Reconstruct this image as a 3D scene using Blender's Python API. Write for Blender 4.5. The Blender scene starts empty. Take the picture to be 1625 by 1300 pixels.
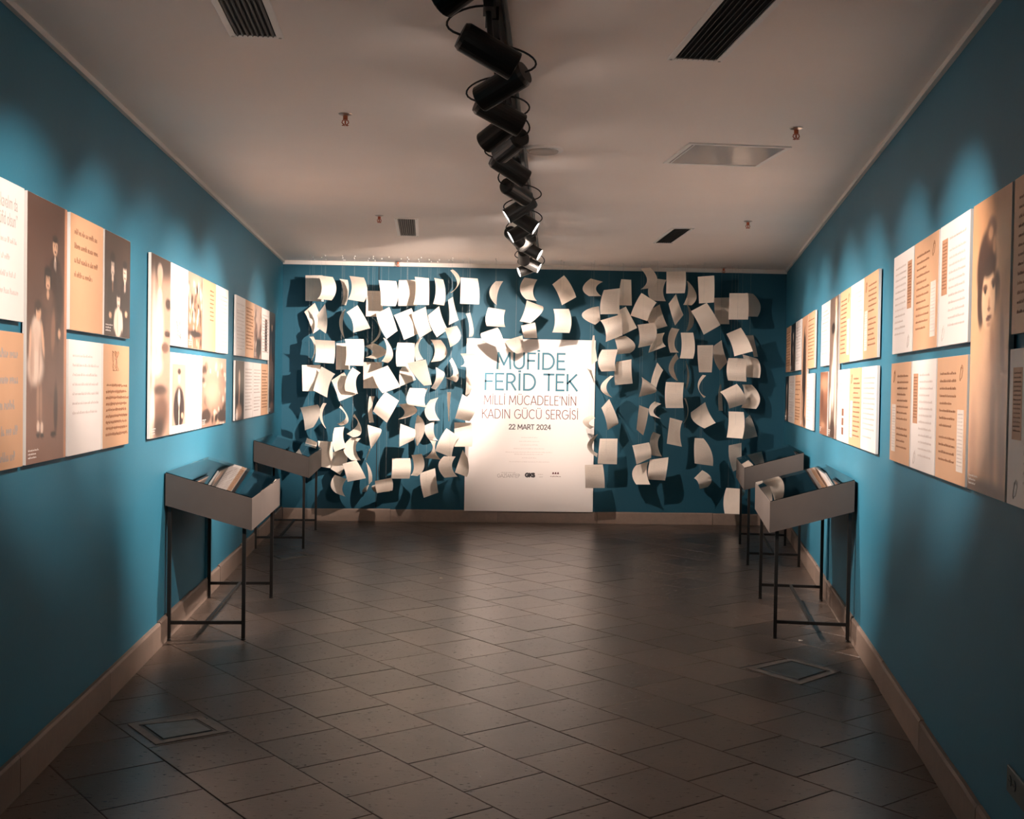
import bpy, bmesh, math, random
from mathutils import Vector, Matrix
import numpy as np

random.seed(7)
S = bpy.context.scene
COL = S.collection
Z = Vector((0, 0, 1))

# ------------------------------------------------------------------ camera
FPX, PITCH, ROLL, YAW, CAMH = 1830.0, .0217, .0157, .0389, 1.6
_f = Vector((0, math.cos(PITCH), -math.sin(PITCH)))
_r = Vector((1, 0, 0))
_u = _r.cross(_f)
RT = _r * math.cos(ROLL) + _u * math.sin(ROLL)
UP = -_r * math.sin(ROLL) + _u * math.cos(ROLL)
_M = Matrix.Rotation(-YAW, 3, 'Z')
FW, RT, UP = _M @ _f, _M @ RT, _M @ UP
CPOS = Vector((0, 0, CAMH))
cd = bpy.data.cameras.new('camera')
cd.sensor_width = 36
cd.lens = 36 * FPX / 1625
cd.clip_start = .05
cam = bpy.data.objects.new('camera', cd)
COL.objects.link(cam)
rot = Matrix((RT, UP, -FW)).transposed().to_4x4()
cam.matrix_world = Matrix.Translation(CPOS) @ rot
S.camera = cam

# ------------------------------------------------------------------ world, exposure
w = bpy.data.worlds.new('dim_hall')
S.world = w
w.use_nodes = True
w.node_tree.nodes['Background'].inputs[0].default_value = (1, .80, .70, 1)
w.node_tree.nodes['Background'].inputs[1].default_value = .04
S.view_settings.view_transform = 'Standard'
S.view_settings.look = 'None'
S.view_settings.gamma = 1
S.view_settings.exposure = 0
S.view_settings.use_curve_mapping = False
S.cycles.max_bounces = 8
S.cycles.diffuse_bounces = 5
S.cycles.use_denoising = True

WARM = (1, .80, .69)
WALL_W = 290.0      # watt of one head aimed at a side wall
BACK_W = 800.0


def spot(loc, target, watt, size=48, blend=.75, rad=.03, parent=None):
    d = bpy.data.lights.new('lamp_light', 'SPOT')
    d.energy = watt
    d.color = WARM
    d.spot_size = math.radians(size)
    d.spot_blend = blend
    d.shadow_soft_size = rad
    o = bpy.data.objects.new('lamp_light', d)
    COL.objects.link(o)
    q = (Vector(target) - Vector(loc)).to_track_quat('-Z', 'Y')
    o.matrix_world = Matrix.Translation(loc) @ q.to_matrix().to_4x4()
    return o


# ------------------------------------------------------------------ pixel of the photograph -> point on a real plane
def ray(x, y):
    return FW * FPX + RT * (x - 812.5) - UP * (y - 650)


def at_y(x, y, Y):
    d = ray(x, y)
    return CPOS + d * (Y / d.y)


def at_z(x, y, z):
    d = ray(x, y)
    return CPOS + d * ((z - CAMH) / d.z)


# ------------------------------------------------------------------ materials
def mat(name, col, rough=.6, metal=0, spec=.5, noise=None, bump=None, emit=None, trans=0, extra=None):
    m = bpy.data.materials.new(name)
    m.use_nodes = True
    nt = m.node_tree
    b = nt.nodes['Principled BSDF']
    b.inputs['Base Color'].default_value = (*col, 1)
    b.inputs['Roughness'].default_value = rough
    b.inputs['Metallic'].default_value = metal
    b.inputs['Specular IOR Level'].default_value = spec
    if trans:
        b.inputs['Transmission Weight'].default_value = trans
    if emit:
        b.inputs['Emission Color'].default_value = (*emit[0], 1)
        b.inputs['Emission Strength'].default_value = emit[1]
    tc = nt.nodes.new('ShaderNodeTexCoord')
    if noise:   # (scale, amount, detail)
        n = nt.nodes.new('ShaderNodeTexNoise')
        n.inputs['Scale'].default_value = noise[0]
        n.inputs['Detail'].default_value = noise[2] if len(noise) > 2 else 5
        nt.links.new(tc.outputs['Object'], n.inputs['Vector'])
        r = nt.nodes.new('ShaderNodeMapRange')
        r.inputs['From Min'].default_value = .3
        r.inputs['From Max'].default_value = .7
        r.inputs['To Min'].default_value = 1 - noise[1]
        r.inputs['To Max'].default_value = 1 + noise[1]
        nt.links.new(n.outputs['Fac'], r.inputs['Value'])
        v = nt.nodes.new('ShaderNodeVectorMath')
        v.operation = 'SCALE'
        v.inputs[0].default_value = col
        nt.links.new(r.outputs['Result'], v.inputs['Scale'])
        nt.links.new(v.outputs['Vector'], b.inputs['Base Color'])
    if bump:
        n2 = nt.nodes.new('ShaderNodeTexNoise')
        n2.inputs['Scale'].default_value = bump[0]
        n2.inputs['Detail'].default_value = 6
        nt.links.new(tc.outputs['Object'], n2.inputs['Vector'])
        bp = nt.nodes.new('ShaderNodeBump')
        bp.inputs['Strength'].default_value = bump[1]
        bp.inputs['Distance'].default_value = .01
        nt.links.new(n2.outputs['Fac'], bp.inputs['Height'])
        nt.links.new(bp.outputs['Normal'], b.inputs['Normal'])
    return m


def mat_attr(name, rough=.5, spec=.4):
    m = bpy.data.materials.new(name)
    m.use_nodes = True
    nt = m.node_tree
    b = nt.nodes['Principled BSDF']
    b.inputs['Roughness'].default_value = rough
    b.inputs['Specular IOR Level'].default_value = spec
    a = nt.nodes.new('ShaderNodeAttribute')
    a.attribute_name = 'Col'
    nt.links.new(a.outputs['Color'], b.inputs['Base Color'])
    return m


M = {}
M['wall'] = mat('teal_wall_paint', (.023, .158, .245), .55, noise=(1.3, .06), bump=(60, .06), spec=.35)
M['wall_back'] = mat('teal_wall_paint_shaded', (.011, .080, .126), .6, noise=(1.1, .06), bump=(60, .06), spec=.3)  # side-wall teal, darkened: shade among the hanging sheets put into the colour
M['ceiling'] = mat('ceiling_plaster', (.95, .86, .80), .75, noise=(.9, .03), bump=(2.0, .12))
M['white'] = mat('white_metal_frame', (.92, .88, .84), .45)
M['cornice'] = mat('cornice_paint', (.72, .68, .64), .6)
M['black'] = mat('black_matt_metal', (.012, .012, .011), .42, spec=.4)
M['steel'] = mat('black_powder_coat_steel', (.014, .013, .012), .45, spec=.4)
M['board'] = mat('grey_brown_painted_mdf', (.105, .087, .078), .5, noise=(9, .06), bump=(80, .03))
M['boardedge'] = mat('pale_board_edge', (.42, .33, .27), .55)
M['felt'] = mat('dark_lining', (.03, .032, .034), .9, noise=(40, .1))
M['foam'] = mat('panel_edge_white', (.80, .77, .73), .6)
M['paper'] = mat('cream_paper', (.84, .76, .67), .8, spec=.15, noise=(14, .03))
M['thread'] = mat('nylon_thread', (.30, .34, .34), .4)
M['slat'] = mat('dark_vent_slat', (.05, .048, .044), .5)
M['grille'] = mat('grey_speaker_grille', (.46, .40, .36), .6)
M['void'] = mat('vent_cavity', (.012, .012, .012), .9)
M['copper'] = mat('copper_red_sprinkler', (.42, .10, .04), .4, metal=.4)
M['chrome'] = mat('dull_chrome', (.55, .5, .46), .3, metal=1)
M['lens'] = mat('glowing_lens', (1, .9, .85), .3, emit=((1, .87, .80), 22))
M['lensoff'] = mat('lamp_inside', (.06, .055, .05), .5)
M['ink_teal'] = mat('teal_print_ink', (.03, .175, .25), .6)
M['ink_red'] = mat('maroon_print_ink', (.12, .025, .03), .6)
M['ink_dark'] = mat('dark_print_ink', (.05, .045, .05), .6)
M['ink_grey'] = mat('grey_print_ink', (.42, .38, .36), .6)
M['ink_brown'] = mat('brown_print_ink', (.30, .155, .09), .6)
M['ink_faint'] = mat('faint_print_ink', (.63, .57, .54), .6)
M['poster'] = mat('poster_white', (.86, .82, .79), .55, spec=.3, noise=(2, .01))
M['p_white'] = mat('panel_white_print', (.80, .76, .73), .45, noise=(3, .015))
M['p_kraft'] = mat('panel_kraft_print', (.62, .37, .215), .45, noise=(2.2, .10))
M['p_doc_w'] = mat('document_white_print', (.72, .66, .60), .5, noise=(12, .06))
M['p_doc_k'] = mat('document_kraft_print', (.50, .27, .15), .5, noise=(12, .12))
M['photo'] = mat_attr('photo_print', .32, .5)
M['book'] = mat('brown_book_cover', (.20, .09, .05), .5, noise=(20, .15))
M['doc'] = mat('aged_document', (.72, .60, .48), .7, noise=(30, .12))
M['outlet'] = mat('dark_teal_outlet_plate', (.014, .045, .052), .4)
M['hole'] = mat('black_hole', (.003, .003, .003), .8)
M['boxlid'] = mat('worn_metal_lid', (.10, .115, .12), .4, metal=.5, noise=(14, .2), bump=(30, .1))
M['boxframe'] = mat('dusty_lid_frame', (.17, .15, .135), .6, noise=(20, .2))
M['panelglass'] = mat('glossy_lamp_cover', (.62, .56, .52), .12, spec=.8, bump=(3, .15))


def stone(name, lo, hi, rough, joint=False):
    m = bpy.data.materials.new(name)
    m.use_nodes = True
    nt = m.node_tree
    L = nt.links.new
    b = nt.nodes['Principled BSDF']
    b.inputs['Specular IOR Level'].default_value = .42
    tc = nt.nodes.new('ShaderNodeNewGeometry')
    oi = nt.nodes.new('ShaderNodeObjectInfo')
    n1 = nt.nodes.new('ShaderNodeTexNoise'); n1.inputs['Scale'].default_value = 2.3; n1.inputs['Detail'].default_value = 8; n1.inputs['Roughness'].default_value = .62
    n2 = nt.nodes.new('ShaderNodeTexNoise'); n2.inputs['Scale'].default_value = 22; n2.inputs['Detail'].default_value = 8; n2.inputs['Roughness'].default_value = .7
    mp = nt.nodes.new('ShaderNodeMapping'); mp.inputs['Rotation'].default_value = (0, 0, .617); mp.inputs['Scale'].default_value = (1, 3.2, 1)
    L(tc.outputs['Position'], mp.inputs['Vector'])
    L(tc.outputs['Position'], n1.inputs['Vector'])
    L(mp.outputs['Vector'], n2.inputs['Vector'])
    a = nt.nodes.new('ShaderNodeMath'); a.operation = 'MULTIPLY_ADD'; a.inputs[1].default_value = .55; a.inputs[2].default_value = -.07
    L(n1.outputs['Fac'], a.inputs[0])
    c = nt.nodes.new('ShaderNodeMath'); c.operation = 'MULTIPLY_ADD'; c.inputs[1].default_value = .42
    L(n2.outputs['Fac'], c.inputs[0]); L(a.outputs[0], c.inputs[2])
    d = nt.nodes.new('ShaderNodeMath'); d.operation = 'MULTIPLY_ADD'; d.inputs[1].default_value = .34; d.use_clamp = True
    L(oi.outputs['Random'], d.inputs[0]); L(c.outputs[0], d.inputs[2])
    cr = nt.nodes.new('ShaderNodeValToRGB')
    cr.color_ramp.elements[0].position = .22; cr.color_ramp.elements[0].color = (*lo, 1)
    cr.color_ramp.elements[1].position = .85; cr.color_ramp.elements[1].color = (*hi, 1)
    L(d.outputs[0], cr.inputs[0])
    L(cr.outputs[0], b.inputs['Base Color'])
    rr = nt.nodes.new('ShaderNodeMapRange'); rr.inputs['To Min'].default_value = rough - .08; rr.inputs['To Max'].default_value = rough + .14
    L(n2.outputs['Fac'], rr.inputs['Value']); L(rr.outputs[0], b.inputs['Roughness'])
    bp = nt.nodes.new('ShaderNodeBump'); bp.inputs['Strength'].default_value = .18; bp.inputs['Distance'].default_value = .003
    L(n2.outputs['Fac'], bp.inputs['Height']); L(bp.outputs['Normal'], b.inputs['Normal'])
    return m


M['tile'] = stone('slate_tile', (.018, .015, .012), (.128, .094, .074), .27)
M['grout'] = mat('floor_grout', (.10, .078, .063), .85, noise=(3, .7), bump=(30, .3))
M['skirt'] = stone('skirting_stone', (.12, .092, .078), (.30, .225, .18), .6)


def glass_mat():
    m = bpy.data.materials.new('display_glass')
    m.use_nodes = True
    nt = m.node_tree
    nt.nodes.remove(nt.nodes['Principled BSDF'])
    out = nt.nodes['Material Output']
    t = nt.nodes.new('ShaderNodeBsdfTransparent'); t.inputs[0].default_value = (.86, .92, .92, 1)
    g = nt.nodes.new('ShaderNodeBsdfGlossy'); g.inputs['Roughness'].default_value = .02
    g.inputs[0].default_value = (.95, .95, .95, 1)
    fr = nt.nodes.new('ShaderNodeFresnel'); fr.inputs[0].default_value = 1.55
    mx = nt.nodes.new('ShaderNodeMixShader')
    nt.links.new(fr.outputs[0], mx.inputs[0]); nt.links.new(t.outputs[0], mx.inputs[1]); nt.links.new(g.outputs[0], mx.inputs[2])
    nt.links.new(mx.outputs[0], out.inputs[0])
    return m


M['glass'] = glass_mat()


def printed_paper():
    m = bpy.data.materials.new('cream_paper_printed')
    m.use_nodes = True
    nt = m.node_tree
    L = nt.links.new
    b = nt.nodes['Principled BSDF']
    b.inputs['Roughness'].default_value = .8
    b.inputs['Specular IOR Level'].default_value = .15
    uv = nt.nodes.new('ShaderNodeUVMap')
    sp = nt.nodes.new('ShaderNodeSeparateXYZ'); L(uv.outputs[0], sp.inputs[0])
    wv = nt.nodes.new('ShaderNodeMath'); wv.operation = 'MULTIPLY'; wv.inputs[1].default_value = 26; L(sp.outputs[1], wv.inputs[0])
    fr = nt.nodes.new('ShaderNodeMath'); fr.operation = 'FRACT'; L(wv.outputs[0], fr.inputs[0])
    lt = nt.nodes.new('ShaderNodeMath'); lt.operation = 'LESS_THAN'; lt.inputs[1].default_value = .4; L(fr.outputs[0], lt.inputs[0])
    n = nt.nodes.new('ShaderNodeTexNoise'); n.inputs['Scale'].default_value = 30; L(uv.outputs[0], n.inputs['Vector'])
    gt = nt.nodes.new('ShaderNodeMath'); gt.operation = 'GREATER_THAN'; gt.inputs[1].default_value = .44; L(n.outputs[0], gt.inputs[0])
    mm = nt.nodes.new('ShaderNodeMath'); mm.operation = 'MULTIPLY'; L(lt.outputs[0], mm.inputs[0]); L(gt.outputs[0], mm.inputs[1])
    last = mm
    for ch, lo, hi in ((0, .12, .88), (1, .1, .9)):
        for op, v in (('GREATER_THAN', lo), ('LESS_THAN', hi)):
            q = nt.nodes.new('ShaderNodeMath'); q.operation = op; q.inputs[1].default_value = v; L(sp.outputs[ch], q.inputs[0])
            k = nt.nodes.new('ShaderNodeMath'); k.operation = 'MULTIPLY'; L(last.outputs[0], k.inputs[0]); L(q.outputs[0], k.inputs[1]); last = k
    s = nt.nodes.new('ShaderNodeMath'); s.operation = 'MULTIPLY'; s.inputs[1].default_value = .22; L(last.outputs[0], s.inputs[0])
    mx = nt.nodes.new('ShaderNodeMix'); mx.data_type = 'RGBA'
    mx.inputs[6].default_value = (.84, .76, .67, 1); mx.inputs[7].default_value = (.25, .2, .16, 1)
    L(s.outputs[0], mx.inputs[0]); L(mx.outputs[2], b.inputs['Base Color'])
    return m


M['paper2'] = printed_paper()


# ------------------------------------------------------------------ mesh helpers
class MB:
    def __init__(s):
        s.v, s.f = [], []

    def add(s, vs, fs):
        o = len(s.v)
        s.v += [tuple(v) for v in vs]
        s.f += [tuple(i + o for i in f) for f in fs]

    def hexa(s, p):      # 8 points: bottom 4 ccw, top 4 ccw
        s.add(p, [(3, 2, 1, 0), (4, 5, 6, 7), (0, 1, 5, 4), (1, 2, 6, 5), (2, 3, 7, 6), (3, 0, 4, 7)])

    def box(s, x0, y0, z0, x1, y1, z1):
        s.hexa([(x0, y0, z0), (x1, y0, z0), (x1, y1, z0), (x0, y1, z0), (x0, y0, z1), (x1, y0, z1), (x1, y1, z1), (x0, y1, z1)])

    def tube(s, pts, r, n=8, cap=True):
        pts = [Vector(p) for p in pts]
        rr = r if isinstance(r, (list, tuple)) else [r] * len(pts)
        rings = []
        up = None
        for i, p in enumerate(pts):
            d = (pts[min(i + 1, len(pts) - 1)] - pts[max(i - 1, 0)])
            d = d.normalized() if d.length > 1e-9 else Vector((0, 0, 1))
            if up is None:
                up = d.orthogonal().normalized()
            up = (up - d * up.dot(d)).normalized()
            sd = d.cross(up)
            rings.append([p + (up * math.cos(2 * math.pi * k / n) + sd * math.sin(2 * math.pi * k / n)) * rr[i] for k in range(n)])
        vs = [v for R in rings for v in R]
        fs = []
        for i in range(len(pts) - 1):
            for k in range(n):
                a, b = i * n + k, i * n + (k + 1) % n
                fs.append((a, b, b + n, a + n))
        if cap:
            fs.append(tuple(range(n))[::-1])
            fs.append(tuple(range((len(pts) - 1) * n, len(pts) * n)))
        s.add(vs, fs)

    def bar(s, a, b, t):    # square bar
        a, b = Vector(a), Vector(b)
        d = (b - a).normalized()
        u = Z if abs(d.z) < .9 else Vector((1, 0, 0))
        x = d.cross(u).normalized() * t / 2
        y = x.cross(d).normalized() * t / 2
        s.hexa([a - x - y, a + x - y, a + x + y, a - x + y, b - x - y, b + x - y, b + x + y, b - x + y])

    def build(s, name, m, parent=None, mw=None, smooth=False, bevel=0):
        me = bpy.data.meshes.new(name)
        me.from_pydata(s.v, [], s.f)
        me.validate()
        bm = bmesh.new(); bm.from_mesh(me)
        bmesh.ops.recalc_face_normals(bm, faces=bm.faces)
        if bevel:
            bmesh.ops.bevel(bm, geom=bm.edges[:], offset=bevel, segments=1, affect='EDGES')
        bm.to_mesh(me); bm.free()
        if m:
            me.materials.append(m)
        if smooth:
            me.polygons.foreach_set('use_smooth', [True] * len(me.polygons))
        o = bpy.data.objects.new(name, me)
        COL.objects.link(o)
        if parent:
            o.parent = parent
        if mw is not None:
            if parent is None:
                o.matrix_world = mw
            else:
                o.matrix_local = mw
        return o


def empty(name, mw, label=None, cat=None, group=None):
    o = bpy.data.objects.new(name, None)
    COL.objects.link(o)
    o.empty_display_size = .1
    o.matrix_world = mw
    tag(o, label, cat, group)
    return o


def tag(o, label=None, cat=None, group=None, kind=None):
    if label: o['label'] = label
    if cat: o['category'] = cat
    if group: o['group'] = group
    if kind: o['kind'] = kind
    return o


def copy_part(src, parent, mw=None, name=None):
    c = src.copy()
    COL.objects.link(c)
    c.parent = parent
    if mw is not None:
        c.matrix_local = mw
    return c


def T(x, y, z=0):
    return Matrix.Translation((x, y, z))


# ------------------------------------------------------------------ room
YB = 13.33                       # back wall surface
YR = -1.6                        # the end behind the camera
CZ = 2.98
LA, LD = Vector((-1.727, 4.789, 0)), Vector((-.0469, .9989, 0))
RA, RD = Vector((1.961, 4.62, 0)), Vector((.1955, .9807, 0))
LN = Vector((LD.y, -LD.x, 0))     # into the room
RN = Vector((-RD.y, RD.x, 0))


def lx(y): return LA.x + (y - LA.y) * LD.x / LD.y
def rx(y): return RA.x + (y - RA.y) * RD.x / RD.y


def struct(mb, name, m, parent=None, **k):
    o = mb.build(name, m, parent, **k)
    if parent is None:
        o['kind'] = 'structure'
    return o


b = MB(); b.hexa([(lx(YR), YR, 0), (lx(YB), YB, 0), (lx(YB) - .12, YB + .12, 0), (lx(YR) - .12, YR, 0),
                  (lx(YR), YR, CZ), (lx(YB), YB, CZ), (lx(YB) - .12, YB + .12, CZ), (lx(YR) - .12, YR, CZ)])
wall_left = struct(b, 'wall_left', M['wall'])
b = MB(); b.hexa([(rx(YR), YR, 0), (rx(YR) + .12, YR, 0), (rx(YB) + .12, YB + .12, 0), (rx(YB), YB, 0),
                  (rx(YR), YR, CZ), (rx(YR) + .12, YR, CZ), (rx(YB) + .12, YB + .12, CZ), (rx(YB), YB, CZ)])
wall_right = struct(b, 'wall_right', M['wall'])
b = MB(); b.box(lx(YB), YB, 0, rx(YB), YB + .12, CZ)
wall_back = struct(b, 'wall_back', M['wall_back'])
b = MB(); b.hexa([(lx(YR) - .12, YR, CZ), (rx(YR) + .12, YR, CZ), (rx(YB) + .12, YB + .12, CZ), (lx(YB) - .12, YB + .12, CZ),
                  (lx(YR) - .12, YR, CZ + .1), (rx(YR) + .12, YR, CZ + .1), (rx(YB) + .12, YB + .12, CZ + .1), (lx(YB) - .12, YB + .12, CZ + .1)])
ceiling = struct(b, 'ceiling', M['ceiling'])
b = MB(); b.hexa([(lx(YR) - .12, YR, -.12), (rx(YR) + .12, YR, -.12), (rx(YB) + .12, YB + .12, -.12), (lx(YB) - .12, YB + .12, -.12),
                  (lx(YR) - .12, YR, -.004), (rx(YR) + .12, YR, -.004), (rx(YB) + .12, YB + .12, -.004), (lx(YB) - .12, YB + .12, -.004)])
floor = struct(b, 'floor', M['grout'])

# faint seam of a flush door leaf in the back wall
for n, px in ((1, 598), (2, 609)):
    p = at_y(px, 700, YB)
    b = MB(); b.box(p.x - .004, YB - .003, .14, p.x + .004, YB + .002, CZ - .05)
    struct(b, 'trim_%d' % n, M['hole'] if n == 1 else M['wall_back'])

# cornices
b = MB(); b.hexa([(lx(YR), YR, CZ - .028), (lx(YR) + .022, YR, CZ - .028), (lx(YB) + .022, YB, CZ - .028), (lx(YB), YB, CZ - .028),
                  (lx(YR), YR, CZ), (lx(YR) + .022, YR, CZ), (lx(YB) + .022, YB, CZ), (lx(YB), YB, CZ)])
struct(b, 'trim_3', M['cornice'])
b = MB(); b.hexa([(rx(YR) - .022, YR, CZ - .028), (rx(YR), YR, CZ - .028), (rx(YB), YB, CZ - .028), (rx(YB) - .022, YB, CZ - .028),
                  (rx(YR) - .022, YR, CZ), (rx(YR), YR, CZ), (rx(YB), YB, CZ), (rx(YB) - .022, YB, CZ)])
struct(b, 'trim_4', M['cornice'])
b = MB(); b.box(lx(YB), YB - .03, CZ - .045, rx(YB), YB, CZ)
struct(b, 'trim_5', M['cornice'])

# floor tiles: running bond, rows 0.4065 m wide, turned 35 degrees to the room
TH = -.617
dA = Vector((math.sin(TH), math.cos(TH), 0)); dB = Vector((dA.y, -dA.x, 0))
PT = .4065; B0 = 1.386; G = .0022
OFF = {0: .205, 1: .005, 2: .21, 3: .0, 4: .193, 5: -.017, 6: .165, 7: -.052, 8: .136, 9: -.08, 10: .07, 11: -.13}
poly = [Vector((lx(YR), YR, 0)), Vector((rx(YR), YR, 0)), Vector((rx(YB), YB, 0)), Vector((lx(YB), YB, 0))]


def clip(pts):
    out = pts
    for i in range(4):
        a, c = poly[i], poly[(i + 1) % 4]
        n = Vector((-(c.y - a.y), c.x - a.x, 0)).normalized()
        src, out = out, []
        for k in range(len(src)):
            p, q = src[k], src[(k + 1) % len(src)]
            dp, dq = (p - a).dot(n) - .001, (q - a).dot(n) - .001
            if dp >= 0: out.append(p)
            if (dp >= 0) != (dq >= 0): out.append(p + (q - p) * (dp / (dp - dq)))
        if not out: return []
    return out


def slab(pts, h0, h1, name, m, parent):
    cx = sum((p for p in pts), Vector()) / len(pts)
    n = len(pts)
    b = MB()
    ins = [cx + (p - cx) * (1 - .003 / max(.05, (p - cx).length)) for p in pts]
    vs = [(p.x, p.y, h0) for p in pts] + [(p.x, p.y, h1 - .0015) for p in pts] + [(p.x, p.y, h1) for p in ins]
    fs = [tuple(range(n))[::-1], tuple(range(2 * n, 3 * n))]
    for k in range(2):
        for i in range(n):
            j = (i + 1) % n
            fs.append((k * n + i, k * n + j, (k + 1) * n + j, (k + 1) * n + i))
    b.add(vs, fs)
    return b


def visible(p):
    d = p - CPOS; k = d.dot(FW)
    if k < .3: return False
    return abs(d.dot(RT) / k * FPX) < 870 and abs(d.dot(UP) / k * FPX) < 720


tiles = []
for r in range(-14, 30):
    off = OFF.get(r, (.2 if r % 2 == 0 else 0) - .012 * r)
    for k in range(-20, 45):
        a0 = off + k * PT; b0 = B0 + r * PT
        q = [dA * (a0 + G) + dB * (b0 + G), dA * (a0 + G) + dB * (b0 + PT - G), dA * (a0 + PT - G) + dB * (b0 + PT - G), dA * (a0 + PT - G) + dB * (b0 + G)]
        q = q[::-1]
        c = clip(q)
        if len(c) < 3: continue
        ar = abs(sum(c[i].x * c[(i + 1) % len(c)].y - c[(i + 1) % len(c)].x * c[i].y for i in range(len(c)))) / 2
        if ar < .0012: continue
        ce = sum(c, Vector()) / len(c)
        tiles.append((ce, c, len(c) == 4 and ar > .99 * (PT - 2 * G) ** 2))
vis = sorted([t for t in tiles if visible(t[0])], key=lambda t: t[0].y)
near = set(id(t) for t in vis[:298])
proto = None
rest = MB()
for t in tiles:
    ce, c, full = t
    dz = random.uniform(-.0009, .0006)
    if id(t) in near:
        if full:
            if proto is None:
                bb = slab([p - ce for p in c], -.004, 0, 'floor_tile', None, None)
                proto = bb.build('floor_tile', M['tile'], floor, T(ce.x, ce.y, dz))
            else:
                copy_part(proto, floor, T(ce.x, ce.y, dz))
        else:
            bb = slab([p - ce for p in c], -.004, 0, '', None, None)
            bb.build('floor_tile', M['tile'], floor, T(ce.x, ce.y, dz))
    else:
        bb = slab(c, -.004, dz, '', None, None)
        rest.add(bb.v, bb.f)
o = rest.build('tile_field', M['tile'], floor)
o['kind'] = 'stuff'


# skirting boards of stone pieces
def skirt(name, A, D, N, s0, s1, seg, h=.15, th=.022):
    root = None
    b = MB(); b.hexa([A + D * s0, A + D * s1, A + D * s1 + N * .012, A + D * s0 + N * .012] + [p + Z * (h - .012) for p in (A + D * s0, A + D * s1, A + D * s1 + N * .012, A + D * s0 + N * .012)])
    root = struct(b, name, M['grout'])
    s = s0
    while s < s1 - .02:
        e = min(s1, s + seg * random.uniform(.85, 1.15))
        if s1 - e < .25: e = s1
        hh = h + random.uniform(-.004, .007); tt = th + random.uniform(-.002, .002)
        a, c = A + D * (s + .002), A + D * (e - .002)
        b = MB()
        n = 4
        prof = [(0.001, 0), (tt, 0), (tt, hh - .012), (tt - .007, hh), (0.001, hh)]
        vs, fs = [], []
        for i in range(n + 1):
            p = a.lerp(c, i / n)
            jz = random.uniform(-.003, .003)
            for (u, z) in prof:
                vs.append(p + N * u + Z * (z + (jz if z > .05 else 0)))
        m = len(prof)
        for i in range(n):
            for k in range(m):
                k2 = (k + 1) % m
                fs.append((i * m + k, i * m + k2, (i + 1) * m + k2, (i + 1) * m + k))
        fs += [tuple(range(m)), tuple(range(n * m, n * m + m))[::-1]]
        b.add(vs, fs)
        b.build('skirting_stone', M['skirt'], root)
        s = e
    return root


skirt('baseboard_left', LA, LD, LN, (YR - LA.y) / LD.y, (YB - LA.y) / LD.y, 1.2)
skirt('baseboard_right', RA, RD, RN, (YR - RA.y) / RD.y, (YB - RA.y) / RD.y, 1.2)
skirt('baseboard_back', Vector((lx(YB), YB, 0)), Vector((1, 0, 0)), Vector((0, -1, 0)), .03, rx(YB) - lx(YB) - .03, 1.25, h=.135, th=.024)

# vertical surface conduits on the side walls beside the near display tables
for side, (A, D, N), yy in (('left', (LA, LD, LN), 8.48), ('right', (RA, RD, RN), 8.62)):
    s = (yy - A.y) / D.y
    for k, ds in enumerate((0, .05)):
        p = A + D * (s + ds)
        b = MB(); b.hexa([p, p + D * .015, p + D * .015 + N * .012, p + N * .012] + [q + Z * .86 for q in (p, p + D * .015, p + D * .015 + N * .012, p + N * .012)])
        struct(b, 'trim_%d' % (6 + k + (0 if side == 'left' else 2)), M['wall'])


# floor access boxes
def access_box(pix, label, open_=0):
    c = [at_z(x, y, 0) for x, y in pix]
    ce = sum(c, Vector()) / 4
    root = empty('floor_box', T(ce.x, ce.y, 0), label, 'floor box')
    loc = [p - ce for p in c]
    b = MB()
    o_ = [p * 1.28 for p in loc]; i_ = [p * 1.0 for p in loc]
    for k in range(4):
        j = (k + 1) % 4
        b.hexa([o_[k] + Z * -.002, o_[j] + Z * -.002, i_[j] + Z * -.002, i_[k] + Z * -.002, o_[k] + Z * .004, o_[j] + Z * .004, i_[j] + Z * .004, i_[k] + Z * .004])
    b.build('frame', M['boxframe'], root)
    b = MB()
    a = [p * .985 for p in loc]; d = [p * .90 for p in loc]
    for k in range(4):
        j = (k + 1) % 4
        b.hexa([a[k] + Z * -.001, a[j] + Z * -.001, d[j] + Z * -.001, d[k] + Z * -.001, a[k] + Z * .0022, a[j] + Z * .0022, d[j] + Z * .0022, d[k] + Z * .0022])
    b.build('gasket', M['black'], root)
    b = MB()
    l_ = [p * .86 for p in loc]
    b.hexa([p + Z * -.001 for p in l_] + [p * .985 + Z * .006 for p in l_])
    b.build('lid', M['boxlid'], root)


access_box(((220, 1152), (312, 1142), (345, 1161), (255, 1177)), 'square metal floor box with sunken lid, in the tiles at the lower left')
access_box(((1200, 1062), (1256, 1050), (1318, 1066), (1268, 1082)), 'square metal floor box in front of the near right display case')
access_box(((431, 883), (476, 878), (489, 882), (443, 888)), 'small dusty floor box between the two left display cases')


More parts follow.
